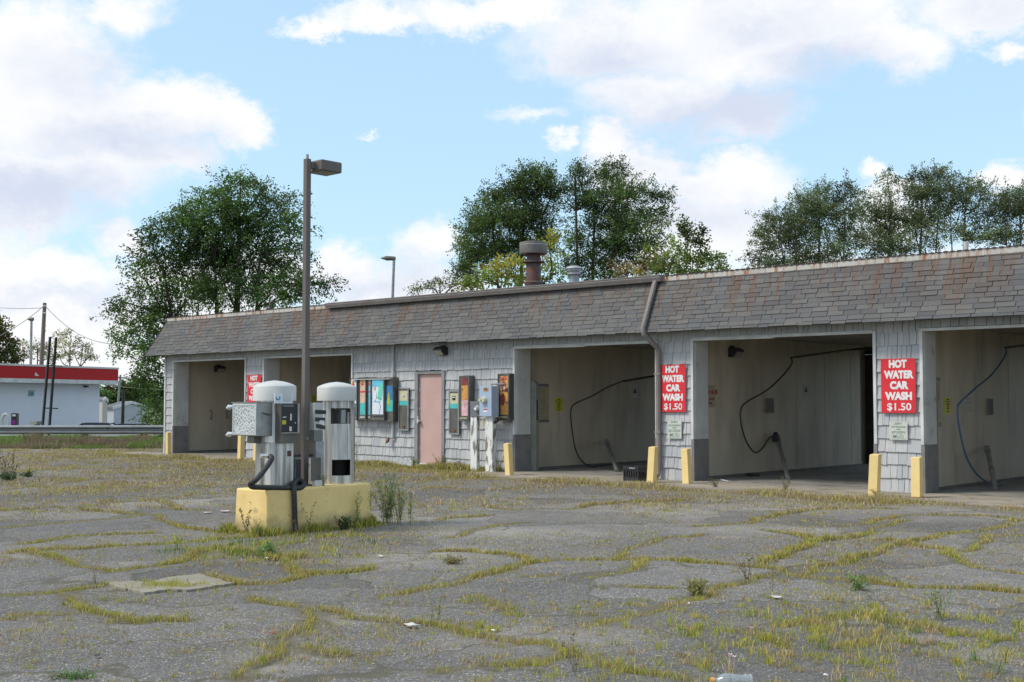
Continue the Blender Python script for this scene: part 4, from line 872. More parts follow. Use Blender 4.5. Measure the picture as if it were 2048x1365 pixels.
# handles on the wall of the leftmost bay
for px, py in ((420,830),(451,828)):
    y_, z_ = inX(px, py, BX[0]); m_ = MB(); m_.tube([(BX[0], y_, z_+.13), (BX[0]+.07, y_, z_+.11), (BX[0]+.07, y_, z_-.09), (BX[0], y_+.03, z_-.12)], .022, 8)
    one(m_, 'grab_handle', 'pipegrey', 'bent metal bracket on the wall of the leftmost bay', 'bracket', 'bent brackets on the leftmost bay wall', smooth=True)
# overhead booms, hoses, wand tubes
def smooth_path(pts, n=8):
    P = [Vector(p) for p in pts]; P = [P[0]*2-P[1]] + P + [P[-1]*2-P[-2]]; out = []
    for i in range(1, len(P)-2):
        for k in range(n):
            t = k/n; a, b, c, d = P[i-1:i+3]; out.append(.5*((2*b)+(-a+c)*t+(2*a-5*b+4*c-d)*t*t+(-a+3*b-3*c+d)*t**3))
    return out + [P[-2]]
def hose(bay, off, pts, mat, name, label, r=.018, cat='hose', grp=None, end=None):
    P = [onX(x, y, BX[bay]+off) for x, y in pts]
    for p in P: p[2] = max(p[2], .06)
    if end: P += [np.array(e) for e in end]
    m_ = MB(); m_.tube(smooth_path(P), r, 7); return one(m_, name, mat, label, cat, grp, smooth=True)
hose(2, .30, [(1247,762),(1215,775),(1185,792),(1150,808),(1142,822),(1143,850),(1150,895),(1162,920),(1180,938),(1205,944),(1232,943)], 'rubber', 'wash_hose', 'black wash hose hanging in the bay with the crate', .016, grp='wash hoses hanging in the bays')
hose(3, .30, [(1583,716),(1583,728),(1565,752),(1535,780),(1497,802),(1483,816),(1481,838),(1487,868),(1498,893),(1510,905),(1523,899),(1536,880),(1545,873),(1552,872)], 'rubber', 'wash_hose', 'black wash hose looping up to a wand holder in the wide bay', .016, grp='wash hoses hanging in the bays')
hose(4, .30, [(2012,696),(2010,712),(1985,748),(1950,778),(1920,806),(1915,822),(1919,858),(1932,912),(1955,950),(1985,974),(2010,983)], 'hoseblue', 'wash_hose', 'blue grey wash hose hanging in the rightmost bay', .016, grp='wash hoses hanging in the bays')
def boom(bay, pts, lab, off=.30):
    P = [onX(x, y, BX[bay]+off) for x, y in pts]; P[-1][0] += 1.4; 
    m_ = MB(); m_.tube(P, .022, 8); 
    e = P[-1]; m_.tube([e, (e[0], e[1], 2.77)], .03, 8)
    one(m_, 'hose_boom', 'black', lab, 'boom', 'ceiling hose booms')
boom(2, [(1246,763),(1311,737)], 'black ceiling boom holding the hose in the bay with the crate')
boom(3, [(1582,716),(1700,700),(1742,690)], 'black ceiling boom running to the dark corner of the wide bay')
boom(4, [(2011,696),(2060,690),(2100,686)], 'black ceiling boom holding the blue hose')
def wand_tube(bay, a, b, lab, head=False):
    X = BX[bay]; p0 = onX(*a, X+.10); p1 = onX(*b, X+.42); p1 = onZ(b[0], b[1], .05)
    t = thing('wand_holder', p1, lab, 'wand holder', 'slanted wand holder tubes')
    mid = p0*.45+p1*.55
    MB().tube([p0, p1], .042, 12).build('tube', 'pipegrey', t, smooth=True)
    MB().tube([mid-(p1-p0)*.015, mid+(p1-p0)*.015], .05, 12).build('strap', 'darksteel', t)
    MB().tube([p0-(p1-p0)*.02, p0+(p1-p0)*.05], .052, 12).build('collar', 'galv', t)
    if head:
        m_ = MB(); m_.tube([p0+(0,0,.02), p0+(-.02,-.05,.10), p0+(.0,-.12,.17)], [.05,.08,.05], 8); m_.tube([p0+(0,-.02,.04), p0+(0,-.15,.06)], [.03,.07], 8); m_.build('spray_gun', 'black', t, smooth=True)
wand_tube(2, (1213,884), (1234,942), 'slanted grey wand tube behind the black crate')
wand_tube(3, (1557,884), (1576,958), 'slanted grey wand tube with a black spray gun on top', True)
wand_tube(4, (1975,897), (1990,976), 'slanted grey wand tube in the rightmost bay')
# black crate on the apron
cx0 = onZ(1234, 960, .03); cx1 = onZ(1276, 962, .03); Yc = onZ(1250, 962.5, .03)[1]
x0 = onY(1247, 960, Yc)[0]; x1 = onY(1276, 960, Yc)[0]; zt = onY(1260, 933, Yc)[2]
x0 = x1 - .34
t = thing('milk_crate', ((x0+x1)/2, Yc, .03), 'black plastic crate standing at the mouth of the bay', 'crate')
m_ = MB(); e = .018; dd = .32; zb_ = .031
m_.box(x0, x1, Yc, Yc+dd, zb_, zb_+.02)
for (a, b, c, d) in ((x0,x1,Yc,Yc+e),(x0,x1,Yc+dd-e,Yc+dd),(x0,x0+e,Yc+e,Yc+dd-e),(x1-e,x1,Yc+e,Yc+dd-e)):
    m_.box(a, b, c, d, zb_+.02, zb_+.075); m_.box(a, b, c, d, zt-.06, zt)
    n = 6
    for k in range(n+1):
        f = k/n
        if b-a > d-c: xx = a+(b-a-.02)*f; m_.box(xx, xx+.02, c+.004, d-.004, zb_+.075, zt-.06)
        else: yy = c+(d-c-.02)*f; m_.box(a+.004, b-.004, yy, yy+.02, zb_+.075, zt-.06)
m_.build('basket', 'black', t); m_ = MB(); m_.box(x0+.02, x1-.02, Yc+.02, Yc+dd-.02, zb_+.02, zt-.10); m_.build('contents', 'cavity', t)
MB().box(x1-.20, x1-.07, Yc-.004, Yc-.001, zt-.045, zt-.022).build('label_strip', 'galv', t)
# small litter inside the wide bay
q = onX(1508, 952, BX[3]+.15); m_ = MB(); m_.box(q[0]-.1, q[0]+.06, q[1]-.12, q[1]+.14, .03, .09); one(m_, 'debris_box', 'rubber', 'low black lump at the foot of the wall in the wide bay', 'debris', bevel=.02)
q = onZ(1450, 963, .04); m_ = MB(); m_.bar((q[0]-.2,q[1]+.2,.05), (q[0]+.12,q[1]-.05,.045), .05, .012); one(m_, 'loose_slat', 'jamb', 'loose pale slat lying on the floor of the wide bay', 'slat')

# ================================================================== YELLOW POSTS
def bollard(pb, pt, w, lab, rust=False):
    b = onZ(*pb, .0); tpt = onY(*pt, b[1]); base = np.array([b[0], b[1], .0]); top = np.array([tpt[0], b[1] + random.uniform(-.02,.04), tpt[2]])
    t = thing('guard_post', base, lab, 'post', 'yellow guard posts beside the bays')
    m_ = MB(); hw = w/2; d = .12
    m_.hexa([(base[0]-hw,base[1],0),(base[0]+hw,base[1],0),(base[0]+hw,base[1]+d,0),(base[0]-hw,base[1]+d,0),(top[0]-hw,top[1],top[2]),(top[0]+hw,top[1],top[2]+.004),(top[0]+hw,top[1]+d,top[2]+.012),(top[0]-hw,top[1]+d,top[2]+.012)])
    m_.build('post', 'ypost', t, bevel=.008)
    if rust: MB().box(base[0]-hw-.02, base[0]+hw+.02, base[1]-.02, base[1]+d+.02, .028, .042).build('base_plate', 'rustiron', t)
for a in [((333,911),(334,866),.12,'yellow post at the left corner of the building'), ((477,922),(477,872),.13,'yellow post behind the left vacuum box'), ((508,924),(508,888),.10,'short yellow post left of the second bay opening'),
          ((1015,954),(1009,888),.13,'yellow post left of the bay with the crate'), ((1299,969),(1302,895),.145,'yellow post standing in front of the downspout'), ((1371,971),(1366,899),.14,'yellow post leaning left below the mud notice by the downspout'),
          ((1744,998),(1748,910),.15,'yellow post on the left of the rightmost pier'), ((1831,1000),(1828,916),.145,'yellow post with rusty foot on the right of the rightmost pier')]:
    bollard(*a, rust='rusty foot' in a[3])

# ================================================================== ISLAND, VACUUMS, LAMP
PX0, PX1, PY0, PY1, PZ = -11.87, -11.275, 8.235, 9.765, .5
m_ = MB(); m_.hexa([(PX0-.015,PY0-.01,-.02),(PX1+.015,PY0-.01,-.02),(PX1+.015,PY1+.01,-.02),(PX0-.015,PY1+.01,-.02),(PX0,PY0,PZ-.004),(PX1,PY0,PZ),(PX1,PY1,PZ+.006),(PX0,PY1,PZ)])
one(m_, 'concrete_plinth', 'yellow', 'yellow painted concrete block under the two vacuums', 'plinth', bevel=.018)
def Yof(px, X, py=850): return onX(px, py, X)[1]
def Zof(px, py, X): return onX(px, py, X)[2]
V1 = (-11.57, Yof(549, -11.57)); V2 = (-11.57, Yof(673, -11.57))
def dome(t, c, px, ytop, yrim, ybot, r):
    zt, zr, zb = (Zof(px, y, c[0]) for y in (ytop, yrim, ybot))
    m_ = MB(); m_.lathe([(r-.012,zb+.004),(r,zb),(r,zr-.006),(r-.006,zr+.004),(r*.86,zr+(zt-zr)*.32),(r*.62,zr+(zt-zr)*.64),(r*.34,zr+(zt-zr)*.88),(.012,zt),(.001,zt+.002)], (c[0],c[1],0), 48); m_.build('dome_cap', 'domew', t, smooth=True); return zb
# --- left vacuum
v1 = thing('vacuum_station', (V1[0], V1[1], PZ), 'left vacuum station with coin panel, foil box and black hose', 'car vacuum', 'stainless coin vacuums on the yellow block')
zb = dome(v1, V1, 548, 761.5, 773, 802, .248)
m_ = MB(); m_.lathe([(.198,PZ+.004),(.212,PZ+.006),(.212,zb+.004),(.19,zb+.005)], (V1[0],V1[1],0), 40); m_.build('drum', 'stainless', v1, smooth=True)
m_ = MB(); xf = V1[0]+.225; ya = Yof(541, xf); yb = Yof(588, xf); m_.box(V1[0]+.08, xf, ya+.02, yb, PZ+.006, Zof(560, 885, xf)); m_.build('front_panel', 'stainless', v1, bevel=.006)
q0 = Yof(575, xf), Zof(575, 902, xf); q1 = Yof(583, xf), Zof(583, 913, xf); MB().box(xf, xf+.003, q0[0], q1[0], q1[1], q0[1]).build('rusty_plate', 'ruststack', v1)
# coin box
xc = xf + .06; y0 = Yof(562, xc); y1 = Yof(597, xc); z1 = Zof(575, 807.5, xc); z0 = Zof(575, 887, xc)
cbx = MB().box(xc-.19, xc, y0, y1, z0, z1).build('coin_box', 'darksteel', v1, bevel=.004)
zp1 = Zof(575, 809, xc); zp0 = Zof(575, 865, xc); MB().box(xc, xc+.004, y0+.008, y1-.03, zp0, zp1).build('instruction_panel', 'black', cbx)
m_ = MB(); m_.box(xc, xc+.02, y1-.028, y1, zp0-.012, z1); m_.box(xc, xc+.03, y0, y1-.028, zp0-.012, zp0-.002); m_.build('rim', 'steel', cbx)
yy = (y0+y1)/2
MB().box(xc+.004, xc+.007, y0+.012, y0+.065, Zof(575,849,xc), Zof(575,841,xc)).build('sticker', 'signyellow', cbx)
MB().box(xc+.004, xc+.010, yy+.0, yy+.018, zp0+(zp1-zp0)*.42, zp0+(zp1-zp0)*.66).build('coin_slot', 'silver', cbx)
MB().box(xc+.004, xc+.010, yy-.012, yy+.02, zp0+.012, zp0+(zp1-zp0)*.2).build('coin_slot', 'silver', cbx)
MB().tube([(xc+.004, yy+.07, zp0+(zp1-zp0)*.33), (xc+.012, yy+.07, zp0+(zp1-zp0)*.33)], .008, 8).build('lock', 'silver', cbx)
MB().box(xc+.004, xc+.0055, y0+.02, y0+.07, zp0+(zp1-zp0)*.52, zp0+(zp1-zp0)*.56).build('printed_line', 'pale', cbx); MB().box(xc+.004, xc+.0055, y0+.02, yy+.05, zp1-.022, zp1-.017).build('printed_line', 'pale', cbx)
MB().box(xc-.16, xc-.15, y0-.01+.06, y1, z1, z1+.10).build('name_card', 'white', v1)
MB(Matrix.Translation((xc-.05, (y0+y1)/2-.06, z1+.06)) @ Matrix.Rotation(math.pi/2, 4, 'Y')).box(-.058, .058, -.12, .135, -.004, .004).build('sign_card', 'lilac', v1)
m_ = MB(); cc = Vector((xc-.043, (y0+y1)/2-.135, z1+.065)); m_.tube([cc + Vector((0, .025*math.cos(a), .022*math.sin(a))) for a in [math.radians(d) for d in range(-200, 60, 20)]], .006, 6); m_.build('swirl_mark', 'blue', v1)
# foil fronted box
xb1 = V1[0]+.155; yb0 = Yof(514, xb1); yb1 = yb0 + .235; xb0 = onY(464, 840, yb0)[0]; z1 = Zof(514, 806, xb1); z0 = Zof(514, 873, xb1)
fb = MB().box(xb0, xb1, yb0, yb1, z0, z1).build('meter_box', 'steel', v1, bevel=.005)
MB().box(xb0+.03, xb1-.008, yb0-.006, yb0, z0+.012, z1-.012).build('clear_front', 'foil', fb)
fs_ = MB(); fs_.box(xb0+.03, xb1-.008, yb0-.012, yb0-.0065, z0+.012, z0+.032); fs_.box(xb0+.03, xb1-.008, yb0-.012, yb0-.0065, z1-.032, z1-.012); fs_.box(xb0+.03, xb0+.048, yb0-.012, yb0-.0065, z0+.033, z1-.033); fs_.box(xb1-.026, xb1-.008, yb0-.012, yb0-.0065, z0+.033, z1-.033); fs_.build('front_rim', 'silver', fb)
MB().box(xb0-.01, xb1+.004, yb0-.01, yb1, z1+.001, z1+.008).build('lid', 'steel', fb)
m_ = MB(); yh = yb0+.10; zh = z0+(z1-z0)*.62; m_.prism([(yh+.045*math.cos(a), zh-.02+.055*math.sin(a)) for a in [k*math.pi/8 for k in range(16)]], xb1, xb1+.003, 'x'); m_.build('cut_hole', 'cream' if False else 'galv', fb)
m_ = MB(); m_.prism([(yh-.045, zh+.035),(yh+.045,zh+.015),(yh+.10,zh+.012),(yh+.04,zh+.002)], xb1+.004, xb1+.02, 'x'); m_.build('torn_flap', 'black', fb)
for zz in (z1-.045, z0+.02):
    m_ = MB(); m_.tube([(xb0+.0, yb0+.02, zz), (xb0-.05, yb0-.01, zz-.01), (xb0-.085, yb0-.02, zz-.02)], [.018,.034,.010], 10); m_.build('hinge_knob', 'silver', fb, smooth=True)
MB().box(xb0+.22, V1[0]+.02, yb0+.06, yb1, z0-.085, z0-.004).build('bracket', 'darksteel', v1)
# hose
xh = xf+.01
st = np.array([xf-.06, Yof(543, xf), Zof(543, 913, xf)])
MB().tube([(xf-.04, Yof(528, xf)-.01, st[2]+.008), (xf+.0, st[1]-.02, st[2]+.002)], .026, 12).build('nozzle_pipe', 'silver', v1, smooth=True)
hp = [(xf+.00, st[1]-.02, st[2]+.0)] + [tuple(onX(x, y, xh+o)) for x, y, o in ((543,916,.05),(540,924,.08),(526,944,.10),(512,960,.12),(503,966,.08),(501,970,.02))]
hp2 = [hp[-1]] + [tuple(onX(x, y, X)) for x, y, X in ((505,974,PX1-.0),(520,975,PX1-.02),(545,976,PX1-.02),(575,977,PX1-.02),(600,977,PX1-.02),(607,970,PX1-.05),(603,963,PX1-.12),(594,961,PX1-.11))]
hp3 = [hp2[-1]] + [tuple(onX(x, y, X)) for x, y, X in ((588,968,PX1-.04),(588,982,PX1+.04),(589,1010,PX1+.05),(590,1040,PX1+.05),(592,1064,PX1+.08))]
path = smooth_path(hp + hp2[1:] + hp3[1:], 10)
m_ = MB(); rr = [.030 + .0025*(i % 2) for i in range(len(path))]; m_.tube(path, rr, 12); m_.build('hose', 'rubber', v1, smooth=False)
# --- right vacuum
v2 = thing('vacuum_station', (V2[0], V2[1], PZ), 'right vacuum station stripped open with dark square holes', 'car vacuum', 'stainless coin vacuums on the yellow block')
zb = dome(v2, V2, 675, 764.5, 775, 802, .238)
R2 = .195; c2 = (V2[0]+.0, V2[1]+.03)
drum = MB()
def drum_wall(a0, a1, z0, z1, n=10):
    for k in range(n):
        t0 = a0+(a1-a0)*k/n; t1 = a0+(a1-a0)*(k+1)/n
        c = []
        for z in (z0, z1): c += [(c2[0]+R2*math.cos(t0), c2[1]+R2*math.sin(t0), z), (c2[0]+R2*math.cos(t1), c2[1]+R2*math.sin(t1), z), (c2[0]+(R2-.006)*math.cos(t1), c2[1]+(R2-.006)*math.sin(t1), z), (c2[0]+(R2-.006)*math.cos(t0), c2[1]+(R2-.006)*math.sin(t0), z)]
        drum.hexa(c)
D = math.radians
zz = [PZ+.004, Zof(665, 953, V2[0]+.19), Zof(665, 921, V2[0]+.19), Zof(668, 848.5, V2[0]+.19), Zof(668, 817, V2[0]+.19), zb+.004]
hole1 = (D(-62), D(10)); hole2 = (D(-68), D(8))
drum_wall(D(10), D(360-70), zz[0], zz[5], 36)
for z0_, z1_, hole in ((zz[0],zz[1],None),(zz[1],zz[2],hole1),(zz[2],zz[3],None),(zz[3],zz[4],hole2),(zz[4],zz[5],None)):
    if hole: 
        drum_wall(D(-70), hole[0], z0_, z1_, 2)
        if hole[1] < D(10): drum_wall(hole[1], D(10), z0_, z1_, 1)
    else: drum_wall(D(-70), D(10), z0_, z1_, 10)
drum.build('drum', 'stainless', v2, smooth=True)
m_ = MB(); m_.lathe([(.12,PZ+.01),(.12,zz[2]+.05),(.01,zz[2]+.06)], (c2[0]-.05,c2[1]+.03,0), 20); m_.build('inner_motor', 'cavity', v2)
m_ = MB(); m_.lathe([(R2-.012,PZ+.005),(R2-.012,PZ+.012)], (*c2,0), 30); m_.build('floor_plate', 'cavity', v2)
MB().box(c2[0]+.02, c2[0]+.15, c2[1]-.08, c2[1]-.01, zz[3]+.004, zz[4]-.02).build('loose_tin', 'steel', v2)
m_ = MB(); xq = c2[0]+.19; a = Yof(700, xq); m_.box(xq-.05, xq-.045, a, a+.03, Zof(700,860,xq), Zof(700,825,xq)); m_.build('peeling_label', 'white', v2)
m_ = MB(); m_.tube([(c2[0]+R2*math.cos(D(62)), c2[1]+R2*math.sin(D(62))+.004, PZ+.02), (c2[0]+R2*math.cos(D(62)), c2[1]+R2*math.sin(D(62))+.004, Zof(708,815,c2[0]))], .008, 6); m_.build('edge_strip', 'black', v2)
# taped side box
xs = V2[0]+.12; ya = Yof(628.5, xs); yb = Yof(646, xs); z1 = Zof(636, 806, xs); z0 = Zof(636, 861, xs)
sb = MB().box(xs-.09, xs, ya, yb, z0, z1).build('side_box', 'jamb', v2, bevel=.006)
MB().box(xs-.085, xs+.001, ya+.0, yb, Zof(636,882,xs), z0).build('lower_box', 'pipegrey', v2)
MB().box(xs-.05, xs, Yof(632,xs), Yof(648,xs), PZ+.005, Zof(640,883,xs)).build('side_channel', 'galv', v2)
for (pa, za, pb_, zb2) in ((630,820,652,821),(630,835,650,836),(632,848,650,852)): MB().hexa([(xs+.001,Yof(pa,xs),Zof(640,za+8,xs)),(xs+.004,Yof(pa,xs),Zof(640,za+8,xs)),(xs+.004,Yof(pb_,xs),Zof(640,zb2+8,xs)),(xs+.001,Yof(pb_,xs),Zof(640,zb2+8,xs)),(xs+.001,Yof(pa,xs),Zof(640,za,xs)),(xs+.004,Yof(pa,xs),Zof(640,za,xs)),(xs+.004,Yof(pb_,xs),Zof(640,zb2,xs)),(xs+.001,Yof(pb_,xs),Zof(640,zb2,xs))]).build('black_tape', 'ink', v2)
MB().hexa([(xs+.005,Yof(637,xs),Zof(640,848,xs)),(xs+.008,Yof(637,xs),Zof(640,848,xs)),(xs+.008,Yof(645,xs),Zof(640,850,xs)),(xs+.005,Yof(645,xs),Zof(640,850,xs)),(xs+.005,Yof(639,xs),Zof(640,841,xs)),(xs+.008,Yof(639,xs),Zof(640,841,xs)),(xs+.008,Yof(648,xs),Zof(640,842,xs)),(xs+.005,Yof(648,xs),Zof(640,842,xs))]).build('white_scrap', 'white', v2)
# open hatch door at the foot
xd = V2[0]+.21; da = onX(620, 950, xd+.03); db = onX(641.5, 950, xd-.02)
m_ = MB(); zt_ = Zof(630, 916, xd); zb_ = Zof(630, 962, xd); m_.hexa([(da[0],da[1],zb_),(db[0],db[1],zb_),(db[0]-.012,db[1]+.012,zb_),(da[0]-.012,da[1]+.012,zb_),(da[0],da[1],zt_),(db[0],db[1],zt_),(db[0]-.012,db[1]+.012,zt_),(da[0]-.012,da[1]+.012,zt_)]); hd = m_.build('hatch_door', 'darksteel', v2)
MB().tube([(da[0]+.005,da[1]-.004,zb_), (da[0]+.005,da[1]-.004,zt_)], .007, 6).build('door_edge', 'silver', hd)
MB().box(xd-.03, xd+.03, Yof(628,xd), Yof(642,xd), PZ+.005, Zof(636,961,xd)).build('foot_bracket', 'trimw', v2)
# control box between post and left vacuum
xk = PX1-.12; ya = Yof(592, xk); yb = Yof(603, xk)
t = thing('junction_box', (xk, ya, PZ), 'narrow dark junction box on the block left of the lamp post', 'junction box'); MB().box(xk-.10, xk, ya, yb, PZ+.003, Zof(597,917,xk)).build('box', 'pipegrey', t, bevel=.004); MB().box(xk, xk+.008, ya+.008, yb-.008, PZ+.03, Zof(597,919,xk)).build('cover', 'black', t)
# lamp
LX = -11.56; LYc = Yof(611.5, LX, 700); ztop = Zof(613, 318, LX)
lp = thing('lamp_post', (LX, LYc, PZ), 'brown square lamp post with a shoebox head between the vacuums', 'lamp post')
hw = .034
MB().box(LX-hw, LX+hw, LYc-hw, LYc+hw, PZ+.01, ztop).build('pole', 'bronze', lp, bevel=.006)
MB().box(LX-.12, LX+.12, LYc-.12, LYc+.12, PZ+.003, PZ+.02).build('base_plate', 'darksteel', lp)
MB().tube([(LX, LYc, ztop), (LX, LYc, ztop+.055)], .018, 10).build('top_stub', 'galv', lp)
hz1 = Zof(641, 317.5, LX+.15); hz0 = Zof(641, 339.5, LX+.15)
MB().box(LX-.035, LX+.035, LYc+hw+.001, LYc+.10, hz0+.03, hz1-.03).build('arm', 'bronze', lp)
hd = MB().box(LX-.15, LX+.15, LYc+.10, LYc+.415, hz0, hz1).build('lamp_head', 'bronze', lp, bevel=.015)
MB().box(LX-.12, LX+.12, LYc+.13, LYc+.385, hz0-.006, hz0+.002).build('lens', 'lensdark', hd)
MB().box(LX+hw, LX+hw+.003, LYc-.005, LYc+.02, Zof(615,880,LX), Zof(615,875,LX)).build('sticker', 'signgreen', lp)

# ================================================================== ROOF THINGS
YR = 21.0
def rz(px, py, Y=YR): p = onY(px, py, Y); return p
c = rz(1067, 560); s = depth(c)/FPX
t = thing('flue_stack', (c[0], YR, 3.87), 'rusty flue with a wide grey drum cap on the roof', 'flue')
zq = lambda py: rz(1067, py)[2]
m_ = MB(); m_.lathe([(17*s,zq(580)),(17*s,zq(572)),(19*s,zq(566)),(15*s,zq(563)),(15*s,zq(525)),(14*s,zq(523)),(13*s,zq(508))], (c[0],YR,0), 28); m_.build('pipe', 'ruststack', t, smooth=True)
m_ = MB(); m_.lathe([(15*s,zq(525.5)),(23*s,zq(526)),(23*s,zq(524)),(14*s,zq(521))], (c[0],YR,0), 28); m_.build('storm_collar', 'ruststack', t, smooth=True)
m_ = MB(); m_.lathe([(12*s,zq(508)),(27*s,zq(509)),(28*s,zq(507)),(28*s,zq(486)),(26.5*s,zq(485.5)),(25*s,zq(488))], (c[0],YR,0), 36); m_.build('drum_cap', 'stackcap', t, smooth=True)
m_ = MB(); m_.lathe([(28.3*s,zq(492)),(28.3*s,zq(490.8)),(27*s,zq(490.5))], (c[0],YR,0), 36); m_.build('cap_band', 'steel', t, smooth=True)
c = rz(1148, 555); s = depth(c)/FPX
t = thing('roof_vent', (c[0], YR, 3.87), 'small pale round roof vent right of the rusty flue', 'roof vent'); 
m_ = MB(); m_.lathe([(10*s,zq(572)),(10*s,zq(559)),(17*s,zq(557.5)),(13*s,zq(556)),(13*s,zq(553.5)),(10.5*s,zq(553.2)),(10.5*s,zq(551)),(14*s,zq(550.7)),(14*s,zq(547)),(17.5*s,zq(546)),(14*s,zq(542)),(8*s,zq(540.2)),(.01,zq(539.5))], (c[0],YR,0), 28); m_.build('cowl', 'galv', t, smooth=True)
c = rz(1932, 500, 22); m_ = MB(); m_.tube([(c[0],22,3.85),(c[0],22,onY(1932,484,22)[2])], .045, 12); one(m_, 'vent_pipe', 'trimw', 'short white plastic pipe on the roof at right', 'pipe', smooth=True)
c = rz(541, 618, 22); m_ = MB(); m_.tube([(c[0],22,3.85),(c[0],22,onY(541,606,22)[2]),(c[0]+.06,22.05,onY(541,603,22)[2])], .05, 8); one(m_, 'roof_stub', 'ruststack', 'small rusty stub pipe on the roof in front of the big tree', 'pipe', smooth=True)

# ================================================================== BACKGROUND AT LEFT
def frame(A, B):
    """matrix: x along A->B, y away from the camera, z up, origin at A"""
    u = Vector((B[0]-A[0], B[1]-A[1], 0)); L_ = u.length; u.normalize(); n = Vector((-u.y, u.x, 0))
    if n.dot(Vector((FH[0], FH[1], 0))) < 0: n = -n
    return Matrix(((u.x, n.x, 0, A[0]), (u.y, n.y, 0, A[1]), (0, 0, 1, A[2]), (0, 0, 0, 1))), L_
GZ = -1.15
def gpt(px, D_, z=None): p = atD(px, 803, D_); p[2] = GZ if z is None else z; return p
M, L_ = frame(gpt(-150, 61.5), gpt(199, 73.2))
st = thing('gas_station', tuple(gpt(-150, 61.5)), 'low white gas station building with a red band round its roof', 'gas station')
dz = 1.15 + 1.5
zt = lambda py, D_=66: 1.5 - GZ + (803-py)*D_/2420
MB(M).box(0, L_, 0, 9, 0, zt(766)).build('wall', 'stationwall', st)
ov = .75
MB(M).box(-.3, L_+ov, -ov, 9.5, zt(757), zt(732)).build('red_band', 'stationred', st)
MB(M).box(-.3, L_+ov+.02, -ov-.02, 9.5, zt(766)+.01, zt(757)-.003).build('soffit_fascia', 'trimw', st)
MB(M).box(-.3, L_+ov+.03, -ov-.03, 9.5, zt(732)+.003, zt(728)).build('roof_edge', 'domew', st)
q = (atD(71, 787, 68)); sg = MB(M); xl = (M.inverted() @ Vector(q)).x
sg.box(xl-.22, xl+.22, -.03, -.005, zt(793, 68), zt(781, 68)); s1 = sg.build('wall_sign', 'signgreen', st); MB(M).box(xl-.12, xl+.12, -.045, -.031, zt(790, 68), zt(785, 68)).build('symbol', 'blue', s1)
q = atD(174, 773, 72); xl = (M.inverted() @ Vector(q)).x; MB(M).box(xl-.1, xl+.1, -.2, -.005, zt(775,72), zt(771.5,72)).build('security_light', 'black', st)
q = atD(41, 752, 68); xl = (M.inverted() @ Vector(q)).x; m_ = MB(M); m_.prism([(xl-.15,zt(752,67)),(xl+.18,zt(752,67)),(xl-.12,zt(744,67))], -ov-.012, -ov-.003); m_.build('torn_patch', 'domew', st)
# block pattern of the wall: mortar courses
m_ = MB(M)
for k in range(1, 16): m_.box(.02, L_-.02, -.004, .002, k*.205, k*.205+.012)
m_.build('mortar_lines', 'stationwall', st)
# air machines
def vac(px0, px1, py0, py1, lab, mat, D_):
    a = atD(px0, py0, D_); b = atD(px1, py1, D_); t = thing('air_machine', (a[0], a[1], GZ), lab, 'air machine')
    M2, w_ = frame((a[0], a[1], 0), (b[0], b[1], 0)); MB(M2).box(0, w_, 0, .4, GZ, a[2]).build('case', 'black', t); MB(M2).box(.06, w_-.05, -.02, -.002, b[2]+.0, a[2]-.35).build('front_panel', mat, t)
    MB(M2).box(.06, w_-.05, -.02, -.002, a[2]-.16, a[2]-.06).build('display', 'white', t)
vac(22.5, 33, 827, 849, 'magenta and black air machine against the white station wall', 'magenta', 63)
m_ = MB(); P = [atD(x, y, 62.5) for x, y in ((4,870),(4,845),(5,835),(8,830),(12,829),(15,833),(17,842),(17,850),(17,862))]; m_.tube(smooth_path(P), .07, 8); one(m_, 'hose_arch', 'domew', 'pale arched hose beside the magenta air machine', 'hose', smooth=True)
P = atD(74, 847, 60); m_ = MB(); m_.box(P[0]-.35, P[0]+.35, P[1]-.2, P[1]+.2, P[2]-.05, P[2]+.1); m_.box(P[0]-.1, P[0]+.1, P[1]-.1, P[1]+.1, GZ, P[2]-.05); one(m_, 'utility_hatch', 'pipegrey', 'small brown box just above the guardrail by the black frame', 'box')
# black leaning sign frame
t = thing('pole_frame', tuple(gpt(84, 52)), 'tall black leaning frame of two poles and two crossbars', 'frame')
DD = 52
for (xb, xt, yt) in ((83.5, 100.3, 674), (97.5, 112.3, 675)):
    a = atD(xb, 872, DD); b = atD(xt, yt, DD); MB().bar(a, b, .085, .085).build('pole', 'black', t)
for (x0, y0, x1, y1) in ((95, 731, 125, 733), (87, 816.5, 116, 817.5)): MB().bar(atD(x0, y0, DD-.08), atD(x1, y1, DD-.08), .05, .05).build('crossbar', 'black', t)
# guardrail
A = atD(-30, 851, 46); B = atD(352, 851, 46.3); A[2] = B[2] = 0
M, L_ = frame(A, B); zt_ = 1.5 - 48*46/2420; zb_ = 1.5 - 66*46/2420
rl = thing('guardrail', tuple(A), 'long dull metal highway guardrail behind the weeds', 'guardrail')
H = zt_ - zb_
prof = [(0,zb_),(-.03,zb_+.02*H),(-.085,zb_+.16*H),(-.085,zb_+.26*H),(-.01,zb_+.44*H),(-.01,zb_+.56*H),(-.085,zb_+.74*H),(-.085,zb_+.84*H),(-.03,zt_-.02*H),(0,zt_)]
m_ = MB(M); n_ = len(prof); m_.prism(prof + [(p[0]+.008, p[1]) for p in prof[::-1]], 0, L_, 'x'); m_.build('beam', 'railing', rl, smooth=False)
for px in (72, 168, 285): 
    q = M.inverted() @ Vector(atD(px, 860, 46.1)); MB(M).box(q.x-.10, q.x+.10, .01, .20, -.3, zt_-.05).build('post', 'woodpole', rl)
